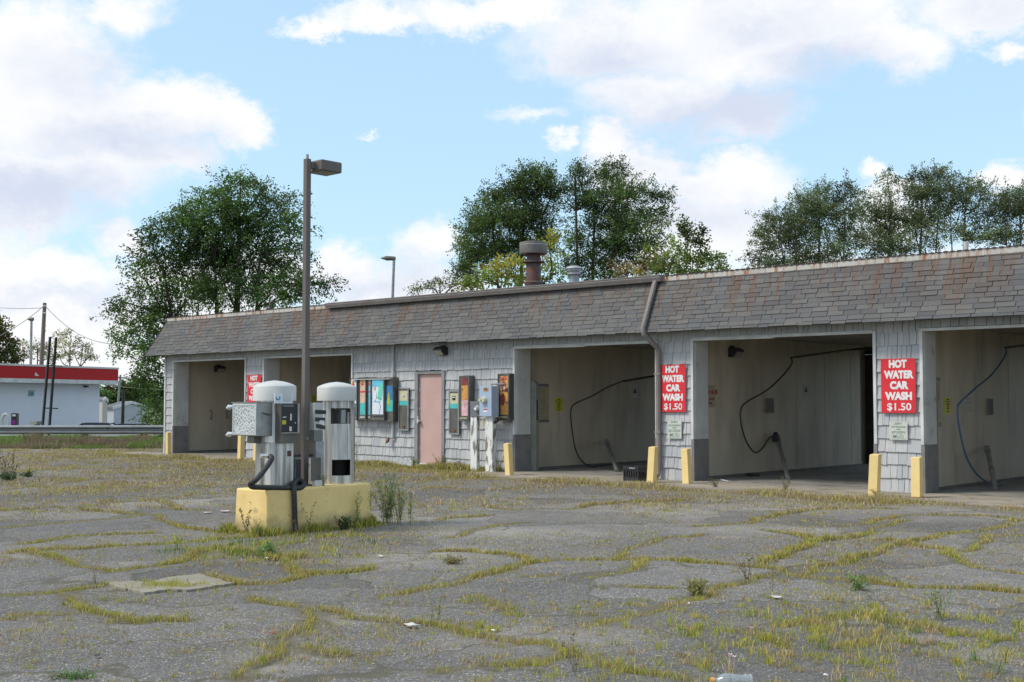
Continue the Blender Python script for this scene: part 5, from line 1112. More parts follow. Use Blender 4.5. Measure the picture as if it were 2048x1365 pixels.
# utility poles, wires, street lights
def pole(px0, py0, px1, py1, D_, r0, r1, name, mat, lab, cat):
    a = atD(px0, py0, D_); b = atD(px1, py1, D_); t = thing(name, (a[0], a[1], GZ), lab, cat); a = a + (a-b)*((a[2]-GZ)/(b[2]-a[2])); MB().tube([a, b], [r0, r1], 10).build('pole', mat, t, smooth=True); return t, a, b
t, a, b = pole(83, 728, 89.5, 606, 95, .20, .14, 'utility_pole', 'woodpole', 'tall leaning wooden pole rising behind the gas station', 'utility pole')
for k, (pyk) in enumerate((612, 626, 652, 662)): MB().bar(atD(86, pyk, 94.7), atD(91.5, pyk, 94.7), .10).build('insulator', 'domew' if k < 2 else 'darksteel', t)
def wire(p, q, sag, lab, r=.025):
    p, q = Vector(p), Vector(q); pts = [p.lerp(q, i/14) - Vector((0,0,sag*4*(i/14)*(1-i/14))) for i in range(15)]
    m_ = MB(); m_.tube(pts, r, 5); one(m_, 'power_line', 'pipegrey', lab, 'wire', 'wires strung from the tall wooden pole')
wire(atD(88, 612, 95), atD(-60, 695, 80), .4, 'wire running down left from the tall wooden pole')
wire(atD(90, 612, 95), atD(235, 688, 90), .8, 'wire curving down right from the tall wooden pole towards the big tree')
wire(atD(88, 616, 95), atD(-60, 606, 150), .3, 'thin nearly level wire left of the tall wooden pole')
def cobra(px0, py0, px1, py1, hx0, hx1, hy, D_, lab, cat='street light'):
    t, a, b = pole(px0, py0, px1, py1, D_, .11, .085, 'street_light', 'steel', lab, cat)
    c, d = atD(hx0, hy, D_), atD(hx1, hy+1, D_)
    m_ = MB(); m_.tube([d + (d-c)*.06, d, d*.4+c*.6, c], [.05, .13, .15, .04], 10); m_.build('lamp_head', 'darksteel', t, smooth=True); return t
cobra(61.5, 728, 63, 640, 55, 67, 638, 88, 'street light with brown head left of the tall wooden pole')
t = cobra(785, 600, 788, 520, 762, 790, 516.5, 75, 'street light with a flat head above the roof left of the middle trees')
t, a, b = pole(236, 806, 241, 750, 120, .12, .10, 'utility_pole', 'galv', 'pale thin pole with a cross arm behind the mobile home', 'utility pole')
MB().bar(atD(222, 754, 119.8), atD(253, 757, 119.8), .14).build('cross_arm', 'woodpole', t)
t, a, b = pole(245, 850, 247, 782, 66, .09, .08, 'sign_post', 'black', 'dark slim post in front of the grey mobile home', 'post')
wire(atD(198, 768, 110), atD(420, 777, 110), .3, 'dark wire crossing behind the big tree above the mobile home')
# mobile homes
def home(px0, pxc, px1, D0, Dc, D1, pyt, pyr, name, m1, m2, lab, gable):
    """px0-pxc: long side, pxc-px1: gable end"""
    a, c, b = gpt(px0, D0), gpt(pxc, Dc), gpt(px1, D1); ze = CAMH + (803-pyt)*Dc/2420; zr_ = CAMH + (803-pyr)*(Dc+D1)/2/2420
    t = thing(name, tuple(c), lab, 'mobile home'); a, b, c = Vector(a), Vector(b), Vector(c); d = a + (b - c)
    up = lambda p, z: Vector((p.x, p.y, z)); mcb = (c + b)/2; mad = (a + d)/2
    m_ = MB(); m_.add([up(a,GZ-.2), up(c,GZ-.2), up(b,GZ-.2), up(d,GZ-.2), up(a,ze), up(c,ze), up(b,ze), up(d,ze), up(mcb,zr_), up(mad,zr_)], [(0,1,5,4),(1,2,6,8,5),(2,3,7,6),(3,0,4,9,7)]); m_.build('wall', m1, t)
    r = MB(); ex = (c-a).normalized()*.25
    for p, q in ((c, b),):
        for s0, s1 in ((c, mcb), (b, mcb)):
            o = (s0 - s1)*.08
            v = [up(s0+o+ex, ze-.02), up(s1+ex, zr_+.02), up(s1-(c-a)-ex, zr_+.02), up(s0+o-(c-a)-ex, ze-.02)]
            r.add(v + [w_ + Vector((0,0,.14)) for w_ in v], [(0,1,2,3),(7,6,5,4),(0,4,5,1),(1,5,6,2),(2,6,7,3),(3,7,4,0)])
    r.build('roof', 'greyroof', t)
    f = MB()
    for s0 in (c, b): f.bar(up(s0+(s0-mcb)*.08+ex*1.1, ze+.02), up(mcb+ex*1.1, zr_+.06), .05, .22)
    f.build('rake_board', 'trimw', t)
    return t, a, b, c, ze
t, a, b, c, ze = home(209, 228, 292, 96, 92, 108, 817, 806.5, 'mobile_home', 'greyvinyl', 'beige', 'grey mobile home with a white trimmed gable and one window', True)
u = (b-c).normalized(); nrm = Vector((u.y, -u.x, 0)); nrm = nrm if nrm.dot(Vector((FH[0],FH[1],0))) < 0 else -nrm
wl = (b-c).length; w0 = c + u*wl*.30 + nrm*.03; m_ = MB(); zc = CAMH + (803-827)*97/2420
m_.bar(Vector((w0.x,w0.y,zc-.45)), Vector((w0.x,w0.y,zc+.45)), .95, .05, up=tuple(u)); 
Mw = Matrix(((u.x,-nrm.x,0,w0.x),(u.y,-nrm.y,0,w0.y),(0,0,1,zc),(0,0,0,1)))
fr_ = MB(Mw).box(-.42,.42,-.02,.03,-.62,.62).build('window', 'trimw', t)
for k in (0,1): MB(Mw).box(-.31,.31,-.035,-.021,-.52+.54*k,-.04+.54*k).build('pane', 'greyroof', fr_)
MB(Mw).box(-2.9,6,-.03,.0,-1.75,-1.2).build('skirting', 'trimw', t)
home(190, 205, 215, 84, 80, 83, 803, 799, 'mobile_home', 'beige', 'beige', 'narrow beige vinyl building end right behind the gas station', True)
# parked cars beyond the rail
def car(px, D_, ang, lab):
    p = gpt(px, D_); t = thing('parked_car', tuple(p), lab, 'car', 'dark cars parked beyond the guardrail')
    M2 = Matrix.Translation(p) @ Matrix.Rotation(ang, 4, 'Z')
    b_ = MB(M2); prof = [(-2.2,.35),(-2.2,.75),(-2.05,.88),(-1.3,.95),(1.1,.95),(2.0,.85),(2.2,.65),(2.2,.35)]; b_.prism(prof, -.85, .85); b_.build('body', 'carpaint', t, bevel=.05)
    c_ = MB(M2); c_.hexa([(-1.7,-.78,.95),(1.0,-.78,.95),(1.0,.78,.95),(-1.7,.78,.95),(-1.1,-.62,1.42),(.25,-.62,1.42),(.25,.62,1.42),(-1.1,.62,1.42)]); g_ = c_.build('cabin_glass', 'glass', t, bevel=.03)
    MB(M2).hexa([(-1.15,-.65,1.421),(.3,-.65,1.421),(.3,.65,1.421),(-1.15,.65,1.421),(-1.0,-.55,1.46),(.15,-.55,1.46),(.15,.55,1.46),(-1.0,.55,1.46)]).build('roof', 'carpaint', t)
    for sy in (-1, 1):
        MB(M2).bar((-1.7,sy*.79,.96),(-1.1,sy*.64,1.43),.07).build('pillar', 'carpaint', t); MB(M2).bar((1.0,sy*.79,.96),(.25,sy*.64,1.43),.07).build('pillar', 'carpaint', t); MB(M2).bar((-.4,sy*.79,.96),(-.4,sy*.64,1.43),.07).build('pillar', 'carpaint', t)
        for x in (-1.4, 1.4): MB(M2).tube([(x,sy*.70,.33),(x,sy*.88,.33)], .33, 16).build('wheel', 'rubber', t)
car(212, 68, YAW + .1, 'dark parked car with a low roofline just right of the gas station')
car(283, 66, YAW + .2, 'dark parked car behind the guardrail by the leaves of the big tree')

# ================================================================== TREES
def hsv_jit(c, n, j):
    base = np.array(c)[None] * (1 + RNG.normal(0, j, (n, 1))); base *= (1 + RNG.normal(0, j*.35, (n, 3))); return np.clip(base, .004, 1)
def leaves(P, D_, n_per, size, cols, elong=2.0, jit=.22, spread=.05):
    """P (k,3) twig points, D_ (k,3) twig directions; quads of leaf size round them"""
    k = len(P); idx = np.repeat(np.arange(k), n_per); n = len(idx)
    c = P[idx] + RNG.normal(0, spread, (n, 3))
    d = D_[idx] + RNG.normal(0, .55, (n, 3)); d[:,2] -= .15; d /= np.linalg.norm(d, axis=1)[:,None] + 1e-9
    r = RNG.normal(0, 1, (n, 3)); s = np.cross(d, r); s /= np.linalg.norm(s, axis=1)[:,None] + 1e-9
    L_ = size * RNG.uniform(.65, 1.35, (n, 1)); w = L_ / elong / 2
    V = np.stack([c, c + d*L_*.5 + s*w, c + d*L_, c + d*L_*.5 - s*w], 1)
    return V.reshape(-1, 3), np.repeat(cols[idx] * (1 + RNG.normal(0, jit, (n, 1))), 4, 0)
def make_tree(name, label, D_, trunks, lobes, leafsize, dens, pal, group=None, cat='tree', droop=.5, bark='bark', tw=1.0, branch_r=.05, upward=.2, elong=2.0):
    """trunks: (px_base, px_top, py_top, radius); lobes: (px, py, rx_px, ry_px, density)"""
    sc_ = D_ / FPX; base = atD(trunks[0][0], 803, D_); base[2] = float(terrain(base[0], base[1])) - .1
    t = thing(name, tuple(base), label, cat, group)
    tb = MB(); tops = []
    for (pb, pt, pyt, r) in trunks:
        a = atD(pb, 803, D_); a[2] = base[2]; b = atD(pt, pyt, D_ + random.uniform(-.5, .5)); mid = (a + b)/2 + RNG.normal(0, .12, 3)
        pts = smooth_path([a, a*.7+mid*.3, mid, b], 4); n = len(pts); tb.tube(pts, [r*(1-.72*i/(n-1)) for i in range(n)], 8); tops.append([np.array(p) for p in pts])
    allp = np.array([p for tp in tops for p in tp[len(tp)//3:]])
    LV, LC, LP, LD = [], [], [], []
    for (px, py, rx, ry, de) in lobes:
        rX, rZ = rx*sc_, ry*sc_; rY = (rX + rZ)/2
        rX *= RNG.uniform(.85, 1.1); rZ *= RNG.uniform(.85, 1.1); lt = RNG.choice([.6,.8,1.0,1.25,1.6]); c = atD(px, py, D_ + RNG.uniform(-.9, .9)*rY*1.2)
        # limb from the nearest lower trunk point to the clump
        q = allp[np.argmin(np.linalg.norm((allp - c)*[1,1,.6], axis=1) + (allp[:,2] > c[2])*3)]
        m = (q + c)/2 + RNG.normal(0, .15, 3); m[2] += .15*abs(c[2]-q[2])*-.3
        pts = smooth_path([q, m, c, c + np.array([0,0,rZ*.5])], 4); n = len(pts); tb.tube(pts, [.75*branch_r*(1-.85*i/(n-1)) + .006 for i in range(n)], 6)
        nt_ = int(2.15*dens*de*(rX*rZ*rY)**.667*tw)+4
        for k in range(nt_):
            d = RNG.normal(0, 1, 3); d /= np.linalg.norm(d); d[2] = d[2]*.9 + upward; d /= np.linalg.norm(d)
            r0, r1 = RNG.uniform(.05, .55), RNG.uniform(.75, 1.12) if RNG.random() < .72 else RNG.uniform(1.12, 1.75)
            hr = CR * (d @ CR) * rX + np.array([*FH, 0]) * (d[:2] @ FH) * rY + np.array([0, 0, d[2]*rZ])
            s_, e_ = c + hr*r0, c + hr*r1; ln = np.linalg.norm(e_ - s_); 
            ts = np.linspace(0, 1, max(4, int(ln/(leafsize*1.1))))[:,None]
            dr = droop*ln*RNG.uniform(.2, .7); P = s_ + (e_-s_)*ts + np.array([0,0,1])*(dr*(.7*ts - 1.25*ts**2)); P += RNG.normal(0, leafsize*.25, P.shape)
            T = np.gradient(P, axis=0); T /= np.linalg.norm(T, axis=1)[:,None] + 1e-9
            if k % 9 == 0: tb.tube([tuple(p) for p in P[::max(1, len(P)//4)]], .009, 4, caps=False)
            keep = ts[:,0] > .12; LP.append(P[keep]); LD.append(T[keep])
            col = pal[RNG.integers(len(pal))] if RNG.random() < .25 else pal[int((px*7+py*3)) % len(pal)]
            LC.append(np.repeat(hsv_jit(col, 1, .18)*lt, keep.sum(), 0))
    P = np.vstack(LP); T = np.vstack(LD); cc = np.vstack(LC)
    V, Cc = leaves(P, T, 7, leafsize*.86, cc*np.array([2.25,1.85,1.75]), spread=leafsize*.6, elong=elong)
    tb.build('trunk', bark, t, smooth=True)
    F = np.arange(len(V)).reshape(-1, 4); np_mesh('crown', V, F, np.clip(Cc, .003, 1), 'leaf', t, BASE[t.name]); return len(F)
NL = 0
G1 = [(.040,.085,.022),(.050,.105,.026),(.032,.070,.020),(.065,.125,.028),(.036,.080,.026)]
NL += make_tree('elm_tree', 'big dense dark green tree with drooping sprays behind the left end of the car wash', 50,
    [(465,478,470,.28),(455,430,520,.18),(480,520,520,.16),(470,345,640,.14)],
    [(480,395,75,50,1),(420,430,70,50,1),(540,420,60,50,1),(370,450,60,45,1),(330,470,50,45,.9),(560,470,60,50,1),(460,470,90,60,1.2),(400,510,80,60,1.2),(500,530,90,60,1.2),(330,530,65,50,1),
     (290,560,45,35,.7),(590,520,35,45,.8),(580,575,50,40,1),(620,580,45,35,.8),(655,565,38,22,.7),(540,590,60,40,1.1),(450,580,80,50,1.2),(370,590,70,45,1.1),(300,610,60,40,1),(250,620,40,28,.8),(235,600,20,15,.6),
     (280,660,55,35,1),(320,640,60,40,1.1),(250,690,32,28,.8),(228,675,18,20,.6),(290,710,45,35,1.1),(300,760,38,40,1.2),(320,700,40,50,1.1),(275,760,28,30,.8),(310,815,30,32,1.1),(290,850,24,22,.8),(318,860,18,30,1),(480,365,30,22,.7),(530,380,25,20,.7),(400,395,25,18,.7),(440,385,25,18,.6),(360,420,22,18,.6),(300,480,22,20,.6),(585,450,20,20,.6)],
    .13, 30, G1, droop=.75, tw=1.0)
G2 = [(.045,.085,.026),(.055,.10,.030),(.038,.072,.024),(.065,.115,.035)]
NL += make_tree('cottonwood_tree', 'tall dark green tree behind the rusty flue', 62,
    [(1040,1050,380,.22),(1040,985,450,.16),(1045,1085,430,.14)],
    [(1060,370,50,40,1.1),(1030,400,50,40,1.1),(1090,400,35,50,1),(985,410,40,35,1),(1000,455,55,40,1.2),(945,470,36,40,1.1),(930,510,28,35,1),(1060,450,55,45,1.2),(960,530,45,40,1.2),(1020,510,60,45,1.2),(1085,500,45,45,1.1),(930,555,35,30,1),(1100,360,14,28,.7),(1075,345,16,18,.6),(940,435,18,18,.6)],
    .13, 32, G2, 'tall trees behind the car wash roof', droop=.15, upward=.55, tw=1.4)
NL += make_tree('cottonwood_tree', 'tall open tree with visible upright limbs right of the rusty flue', 64,
    [(1165,1150,350,.16),(1175,1190,400,.18),(1180,1240,400,.15),(1190,1310,420,.10)],
    [(1155,350,24,30,.8),(1160,390,34,34,.7),(1215,365,40,34,1.1),(1240,400,50,40,1.1),(1190,410,30,35,.7),(1275,400,34,34,1),(1315,400,24,26,.9),(1325,440,26,32,.9),(1290,450,36,35,.8),(1240,460,50,40,.8),(1180,470,40,40,.5),(1300,500,36,36,.7),(1240,520,50,40,.7),(1190,530,40,35,.7),(1150,500,24,40,.8),(1150,540,30,30,1),(1130,400,14,30,.5),(1165,420,34,40,.6),(1210,440,44,40,.7),(1260,480,50,40,.8),(1220,500,60,40,.8),(1290,540,50,24,.9),(1200,555,50,24,.9),(1160,360,26,24,.7),(1235,345,26,22,.8),(1330,400,18,24,.7)],
    .13, 30, G2, 'tall trees behind the car wash roof', droop=.15, upward=.55, tw=1.35)
Y1 = [(.10,.125,.02),(.09,.12,.025),(.07,.11,.022),(.11,.115,.022)]
NL += make_tree('maple_sapling', 'yellow green bushy tree low behind the rusty flue', 52, [(1015,1010,560,.07),(1020,1100,560,.06)],
    [(1000,545,30,28,1),(970,560,30,22,1),(1030,560,30,25,1),(1100,500,24,30,.8),(1105,545,26,30,.8),(1030,530,24,20,.7),(940,575,36,18,1),(1085,570,26,20,.7)],
    .15, 26, Y1, droop=.3, elong=1.5)
NL += make_tree('boxelder_tree', 'light green spindly tree with upright sprays between the two tall tree groups', 54, [(1370,1375,480,.07),(1365,1335,500,.06),(1375,1420,510,.06)],
    [(1372,480,18,34,.8),(1350,510,22,30,.8),(1400,500,18,30,.8),(1425,530,24,28,.9),(1385,535,34,30,1.1),(1340,545,34,26,1.1),(1440,550,20,20,.8),(1395,560,50,22,1.2),(1365,455,10,18,.5),(1400,465,10,14,.4)],
    .15, 28, [(.06,.10,.025),(.05,.085,.02),(.08,.115,.032),(.045,.08,.02)], droop=.3, upward=.6, elong=1.6)
NL += make_tree('boxelder_tree', 'yellowing small tree low on the skyline left of the light green sapling', 57, [(1290,1290,540,.06),(1290,1265,550,.05)],
    [(1290,540,34,22,.7),(1250,550,30,20,.8),(1320,520,22,22,.6),(1300,510,22,20,.5)], .15, 24, [(.10,.10,.025),(.07,.10,.02),(.12,.10,.03)], droop=.3, elong=1.5)
G3 = [(.062,.095,.046),(.052,.085,.040),(.075,.112,.052),(.046,.074,.036)]
ROW = 'row of grey green trees on the right skyline'
NL += make_tree('willow_tree', 'leftmost grey green tree of the row on the right skyline', 66, [(1600,1590,430,.16),(1600,1560,470,.12),(1610,1640,420,.12),(1680,1690,420,.14)],
    [(1560,450,44,38,1),(1600,420,36,34,1),(1640,395,30,30,1),(1650,440,40,35,.9),(1530,480,30,35,1),(1570,500,50,35,.9),(1640,490,45,35,.7),(1690,395,26,30,1),(1710,400,24,30,.9),(1690,440,34,30,.7),(1680,500,40,32,.6),(1620,460,30,30,.7),(1500,520,22,18,.8),(1530,525,30,16,.9),(1590,470,50,36,.8),(1570,530,50,20,1),(1620,530,50,24,.9),(1670,520,44,24,.8),(1640,430,50,40,.7),(1700,470,40,40,.5)],
    .13, 27, G3, ROW, droop=.3, upward=.45, bark='palebark', tw=1.35)
NL += make_tree('willow_tree', 'tallest tree of the row on the right skyline', 68, [(1790,1780,400,.13),(1830,1845,380,.16),(1840,1880,380,.12)],
    [(1775,360,22,22,.8),(1770,400,28,28,.7),(1740,430,28,30,.6),(1790,440,36,35,.7),(1760,480,40,35,.8),(1840,370,34,30,1.1),(1875,365,34,30,1),(1850,410,42,36,1),(1830,460,34,36,.9),(1880,430,30,34,.7),(1850,495,34,24,.6),(1800,490,36,25,.8),(1885,345,12,14,.6),(1740,490,50,30,.7),(1720,420,30,30,.6),(1770,440,44,40,.7),(1850,450,54,40,.8),(1780,505,50,20,.9),(1860,385,50,26,.9)],
    .13, 27, G3, ROW, droop=.3, upward=.45, bark='palebark', tw=1.3)
NL += make_tree('willow_tree', 'loose tree in the row left of the white roof pipe', 67, [(1910,1930,420,.12),(1905,1900,400,.09)],
    [(1930,380,34,28,.8),(1960,395,32,28,.8),(1920,420,30,32,.5),(1965,430,36,32,.7),(1930,460,28,30,.35),(1985,455,34,28,.7),(1950,475,32,20,.5),(1900,470,40,24,.8),(1940,400,44,40,.6),(1975,480,40,20,.9),(1905,400,30,40,.7)],
    .13, 26, G3, ROW, droop=.3, upward=.45, bark='palebark', tw=1.25)
NL += make_tree('willow_tree', 'rightmost tree of the row cut by the picture edge', 66, [(2030,2040,400,.13),(2020,2010,430,.1)],
    [(2000,405,24,22,.7),(2035,400,34,30,1),(2060,430,40,40,1),(2020,440,34,30,.8),(2000,470,34,24,.7),(2050,480,40,26,.8),(2090,410,40,40,1),(2020,420,44,40,.7),(1995,480,40,16,.9)],
    .13, 26, G3, ROW, droop=.3, upward=.45, bark='palebark', tw=1.3)
NL += make_tree('shrub_tree', 'low pale green shrub on the skyline left of the tall dark tree', 58, [(880,880,560,.06)],
    [(880,570,36,16,1),(850,578,26,12,.8),(915,565,30,22,1),(835,584,20,7,.6)], .11, 30, [(.085,.12,.05),(.065,.10,.04)], droop=.3, elong=2.2)
# far left
NL += make_tree('maple_tree', 'dense dark round tree at the left edge above the gas station', 100, [(-10,-10,660,.25)],
    [(-10,660,22,26,1.2),(5,690,26,24,1.2),(18,715,22,20,1.2),(-25,700,40,40,1.2),(-10,640,12,10,.7),(35,722,12,10,.8)], .24, 16, [(.035,.06,.018),(.05,.075,.02),(.07,.07,.02)], droop=.1, elong=1.4, branch_r=.07)
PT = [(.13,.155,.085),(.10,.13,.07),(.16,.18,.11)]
NL += make_tree('distant_tree', 'pale hazy tree right behind the black leaning frame', 120, [(140,140,690,.18),(150,165,690,.12)],
    [(140,672,22,13,.8),(125,690,22,16,.9),(165,695,20,14,.8),(150,712,34,12,.9),(185,712,12,12,.6),(120,715,20,12,.9)], .22, 13, PT, 'pale far trees above the gas station roof', droop=.4, branch_r=.07)
NL += make_tree('distant_tree', 'pale hazy tree behind the foot of the tall wooden pole', 125, [(75,75,700,.18),(50,48,705,.12)],
    [(50,695,20,14,.6),(75,700,20,18,.9),(95,700,18,16,.8),(40,712,18,12,.6),(100,715,22,12,.8)], .22, 12, PT, 'pale far trees above the gas station roof', droop=.4, branch_r=.07)
for px, w_, top, pal, lab in ((205,26,768,G1,'dark green tree behind the beige building end'),(238,26,760,Y1,'yellow green tree behind the mobile home roof'),(275,26,752,G1,'dark green tree on the skyline behind the big tree'),(325,34,758,G1,'green tree far behind the left corner of the car wash')):
    c_ = [tuple(x*.55 for x in c) for c in pal] if pal is Y1 else pal
    NL += make_tree('distant_tree', lab, 135, [(px,px,top+20,.2)], [(px,top+14,w_*.7,14,1.2),(px-12,top+30,w_*.8,16,1.2),(px+12,top+32,w_*.8,16,1.2),(px,top+48,w_,16,1.2)], .30, 10, c_, 'green trees behind the mobile homes', droop=.2, elong=1.5, branch_r=.1)
open('/tmp/log','w').write('leaves %d'%NL) if False else None

# ================================================================== GRASS AND WEEDS
def blades(P, h, w, cols, lean=.8, curve=.8):
    n = len(P); a = RNG.uniform(0, 2*np.pi, n); ld = np.c_[np.cos(a), np.sin(a), np.zeros(n)]; b = RNG.uniform(0, 2*np.pi, n); sd = np.c_[np.cos(b), np.sin(b), np.zeros(n)]
    h = h[:,None]; w = w[:,None]; L1 = RNG.uniform(0, lean, (n, 1))*h; up = np.array([0, 0, 1.])
    mid = P + up*h*.55 + ld*L1*.4; tip = P + up*h*(1 - RNG.uniform(0, curve, (n,1))*.3) + ld*L1
    V = np.stack([P - sd*w/2, P + sd*w/2, mid + sd*w*.4, mid - sd*w*.4, tip], 1).reshape(-1, 3)
    i = np.arange(n)*5; F = np.concatenate([np.c_[i, i+1, i+2], np.c_[i, i+2, i+3], np.c_[i+3, i+2, i+4]])
    return V, F, np.repeat(cols, 5, 0)
GP, GH, GW, GC = [], [], [], []
OL = np.array([(.45,.43,.07),(.38,.39,.06),(.50,.43,.09),(.31,.35,.06),(.52,.42,.13)]); BR = np.array([(.48,.36,.20),(.40,.29,.16),(.53,.43,.27),(.33,.25,.15)]); GN = np.array([(.09,.14,.035),(.12,.17,.04)])
def put(P, h, col, wmul=1.0):
    d = np.maximum(np.linalg.norm(P, axis=1), 5); GP.append(np.c_[P, np.full(len(P), -.012)]); GH.append(h); GW.append(np.clip(.0006*d, .0035, .016)*wmul); GC.append(col*(1+RNG.normal(0,.16,(len(P),1))))
def visible(P):
    dd = P @ FH; ll = P @ CR[:2]; return (dd > 5.8) & (dd < 38.5) & (np.abs(ll) < dd*.44+.3) & ~((P[:,1] > W0-.02) & (P[:,0] > XL))
CPf, CWf = seg_samples(.02); CPf = wob(CPf); m = visible(CPf); CPf, CWf = CPf[m], CWf[m]
patch = .5 + .5*np.sin(CPf[:,0]*2.7+CPf[:,1]*1.3) * np.cos(CPf[:,1]*3.9-CPf[:,0]*.8); patch2 = .5+.5*np.sin(CPf[:,0]*.7+2)*np.cos(CPf[:,1]*.9)
def vnoise(P, f, seed):  # smooth value noise on the plane
    r = np.random.default_rng(seed).random((64, 64)); q = P*f; i = np.floor(q).astype(int); t = q - i; t = t*t*(3-2*t); g = lambda a, b: r[(i[:,0]+a) % 64, (i[:,1]+b) % 64]
    return (g(0,0)*(1-t[:,0])+g(1,0)*t[:,0])*(1-t[:,1]) + (g(0,1)*(1-t[:,0])+g(1,1)*t[:,0])*t[:,1]
n1, n2, n3 = vnoise(CPf, 1.1, 1), vnoise(CPf, 4.5, 2), vnoise(CPf, 13., 3)
patch = np.clip((.38*n1+.36*n2+.26*n3-.33)/.36, 0, 1)**1.2
nb = (CWf*(1.0 + 10*patch)*(.6+.7*patch2) + RNG.random(len(CPf))*1.2).astype(int); far_ = np.clip(14/np.linalg.norm(CPf, axis=1), .45, 1.3); nb = (nb*far_ + RNG.random(len(nb))*.6).astype(int)
ix = np.repeat(np.arange(len(CPf)), nb); sp = (.007 + .014*patch[ix]*CWf[ix])*RNG.choice([.6,1,1,2.4], len(ix))
P = CPf[ix] + RNG.normal(0, 1, (len(ix), 2))*sp[:,None]
dsum = P @ FH; brown = np.clip((dsum-12)/9, .25, .9)*(.5+vnoise(P, .8, 5))
isb = RNG.random(len(P)) < .12+brown*.8; col = np.where(isb[:,None], BR[RNG.integers(0, 4, len(P))], OL[(np.floor(P[:,0]*3).astype(int)+RNG.integers(0, 2, len(P))) % 5])
put(P, (.015+.040*patch[ix]*patch2[ix]+.014*CWf[ix])*RNG.uniform(.5, 1.5, len(P)), col)
# scattered tufts over the slabs
def tufts(n, dlo, dhi, hh, rad, nbl, pal, lat0=-1, lat1=1, cond=None, power=1.0):
    d = dlo + (dhi-dlo)*RNG.random(n)**power; l = d*.43*RNG.uniform(lat0, lat1, n); c = d[:,None]*FH + l[:,None]*CR[:2]
    if cond is not None: c = c[cond(c)]
    if not len(c): return
    k = RNG.integers(nbl//3, nbl, len(c)); ix = np.repeat(np.arange(len(c)), k); s = RNG.uniform(.4, 1.3, len(c))*rad
    P = c[ix] + RNG.normal(0, 1, (len(ix), 2))*s[ix][:,None]; ok = visible(P); P = P[ix >= 0][ok]; ix = ix[ok]
    tone = RNG.integers(0, len(pal), len(c)); put(P, (RNG.uniform(.6, 1.4, len(c))*hh)[ix]*RNG.uniform(.5, 1.3, len(P)), pal[(tone[ix]+(RNG.random(len(P)) < .3)) % len(pal)])
MIX = np.vstack([OL, BR[:2]])
tufts(1100, 6, 12, .034, .022, 20, np.vstack([MIX, BR])); tufts(330, 6, 9.3, .050, .04, 50, MIX, -.1, 1); tufts(70, 6, 8.6, .10, .03, 20, np.vstack([GN*1.6, OL]), .15, 1)
tufts(3400, 7, 19, .028, .06, 16, np.vstack([BR, OL[:2]])); tufts(2600, 11, 24, .030, .09, 22, np.vstack([BR, BR, OL[:2]]))
hz_ = lambda c: vnoise(c, .55, 9) > .5
tufts(1500, 7, 20, .032, .07, 26, np.vstack([BR, BR, OL[:3]]), -1, 1, hz_); tufts(2600, 17, 38, .05, .13, 34, np.vstack([BR, BR, OL[:1]]), -1, 1, lambda c: RNG.random(len(c)) < .45+.55*(np.sin(c[:,0]*.9)*np.cos(c[:,1]*1.1) > -.2))
tufts(1500, 19, 38, .05, .15, 40, np.vstack([BR, OL[:1]]), -1, -.25)
q_ = onZ(335,1174)[:2]; c_ = q_ + RNG.normal(0, 1, (160, 1))*CR[:2]*.16 + RNG.normal(0, 1, (160, 1))*FH*.09; P = np.repeat(c_, 9, 0) + RNG.normal(0, .02, (1440, 2)); put(P, .05*RNG.uniform(.4, 1.4, len(P)), OL[RNG.integers(0, 5, len(P))])
# band in front of the wall and apron
def band(n, x0, x1, yc, ys, hh, pal, wm=1.0, step=None):
    x = RNG.uniform(x0, x1, n); dens = .5+.5*np.sin(x*2.1)*np.sin(x*.77+1); keep = RNG.random(n) < .25+.75*dens; x = x[keep]; dens = dens[keep]
    P = np.c_[x, yc + .15*np.sin(x*1.7) + RNG.normal(0, ys, len(x))]; ok = visible(P) | ((P[:,1] > W0-.5) & (P[:,1] < W0-.03)); P = P[ok]; dens = dens[ok]
    put(P, hh*(.35+.9*dens)*RNG.uniform(.3, 1.3, len(P)), pal[RNG.integers(0, len(pal), len(P))], wm)
band(15000, -22.3, -17.4, W0-.28, .16, .17, np.vstack([BR, OL, GN[:1]])); band(9000, -22.0, -17.6, W0-.9, .3, .07, np.vstack([BR, OL[:2]]))
band(15000, -17.6, -3, 17.18, .20, .12, np.vstack([BR, BR, OL[:3]])); band(12000, -31.8, -22, 17.6, .20, .12, np.vstack([BR, OL[:2]]))
band(9000, -17.6, -3, 16.6, .5, .05, np.vstack([BR, OL[:1]])); band(8000, -34, -22, 16.6, .6, .06, np.vstack([BR, OL[:1]]))
# round the island
n = 7000; a = RNG.random(n); side = RNG.integers(0, 4, n); x = np.where(side < 2, PX0+(PX1-PX0)*a, np.where(side == 2, PX0-.04, PX1+.04)); y = np.where(side < 2, np.where(side == 0, PY0-.04, PY1+.04), PY0+(PY1-PY0)*a)
P = np.c_[x, y] + np.abs(RNG.normal(0, .07, (n, 2)))*np.c_[np.where(x > -11.5, 1, -1), np.where(y > 9, 1, -1)]
ins = (P[:,0] > PX0-.01) & (P[:,0] < PX1+.01) & (P[:,1] > PY0-.01) & (P[:,1] < PY1+.01); P = P[~ins]
put(P, .10*RNG.uniform(.2, 1.5, len(P))*np.where(np.sin(P[:,1]*9+P[:,0]*7) > -.2, 1, .4), np.vstack([GN, OL])[RNG.integers(0, 7, len(P))])
tufts(110, 11.3, 14.2, .05, .07, 26, np.vstack([OL, OL, GN]), -.62, -.25); tufts(30, 11.6, 13.2, .08, .08, 30, np.vstack([GN*1.5, OL[:2]]), -.66, -.45)
P = np.vstack(GP); V, F, Cc = blades(P, np.concatenate(GH), np.concatenate(GW), np.vstack(GC))
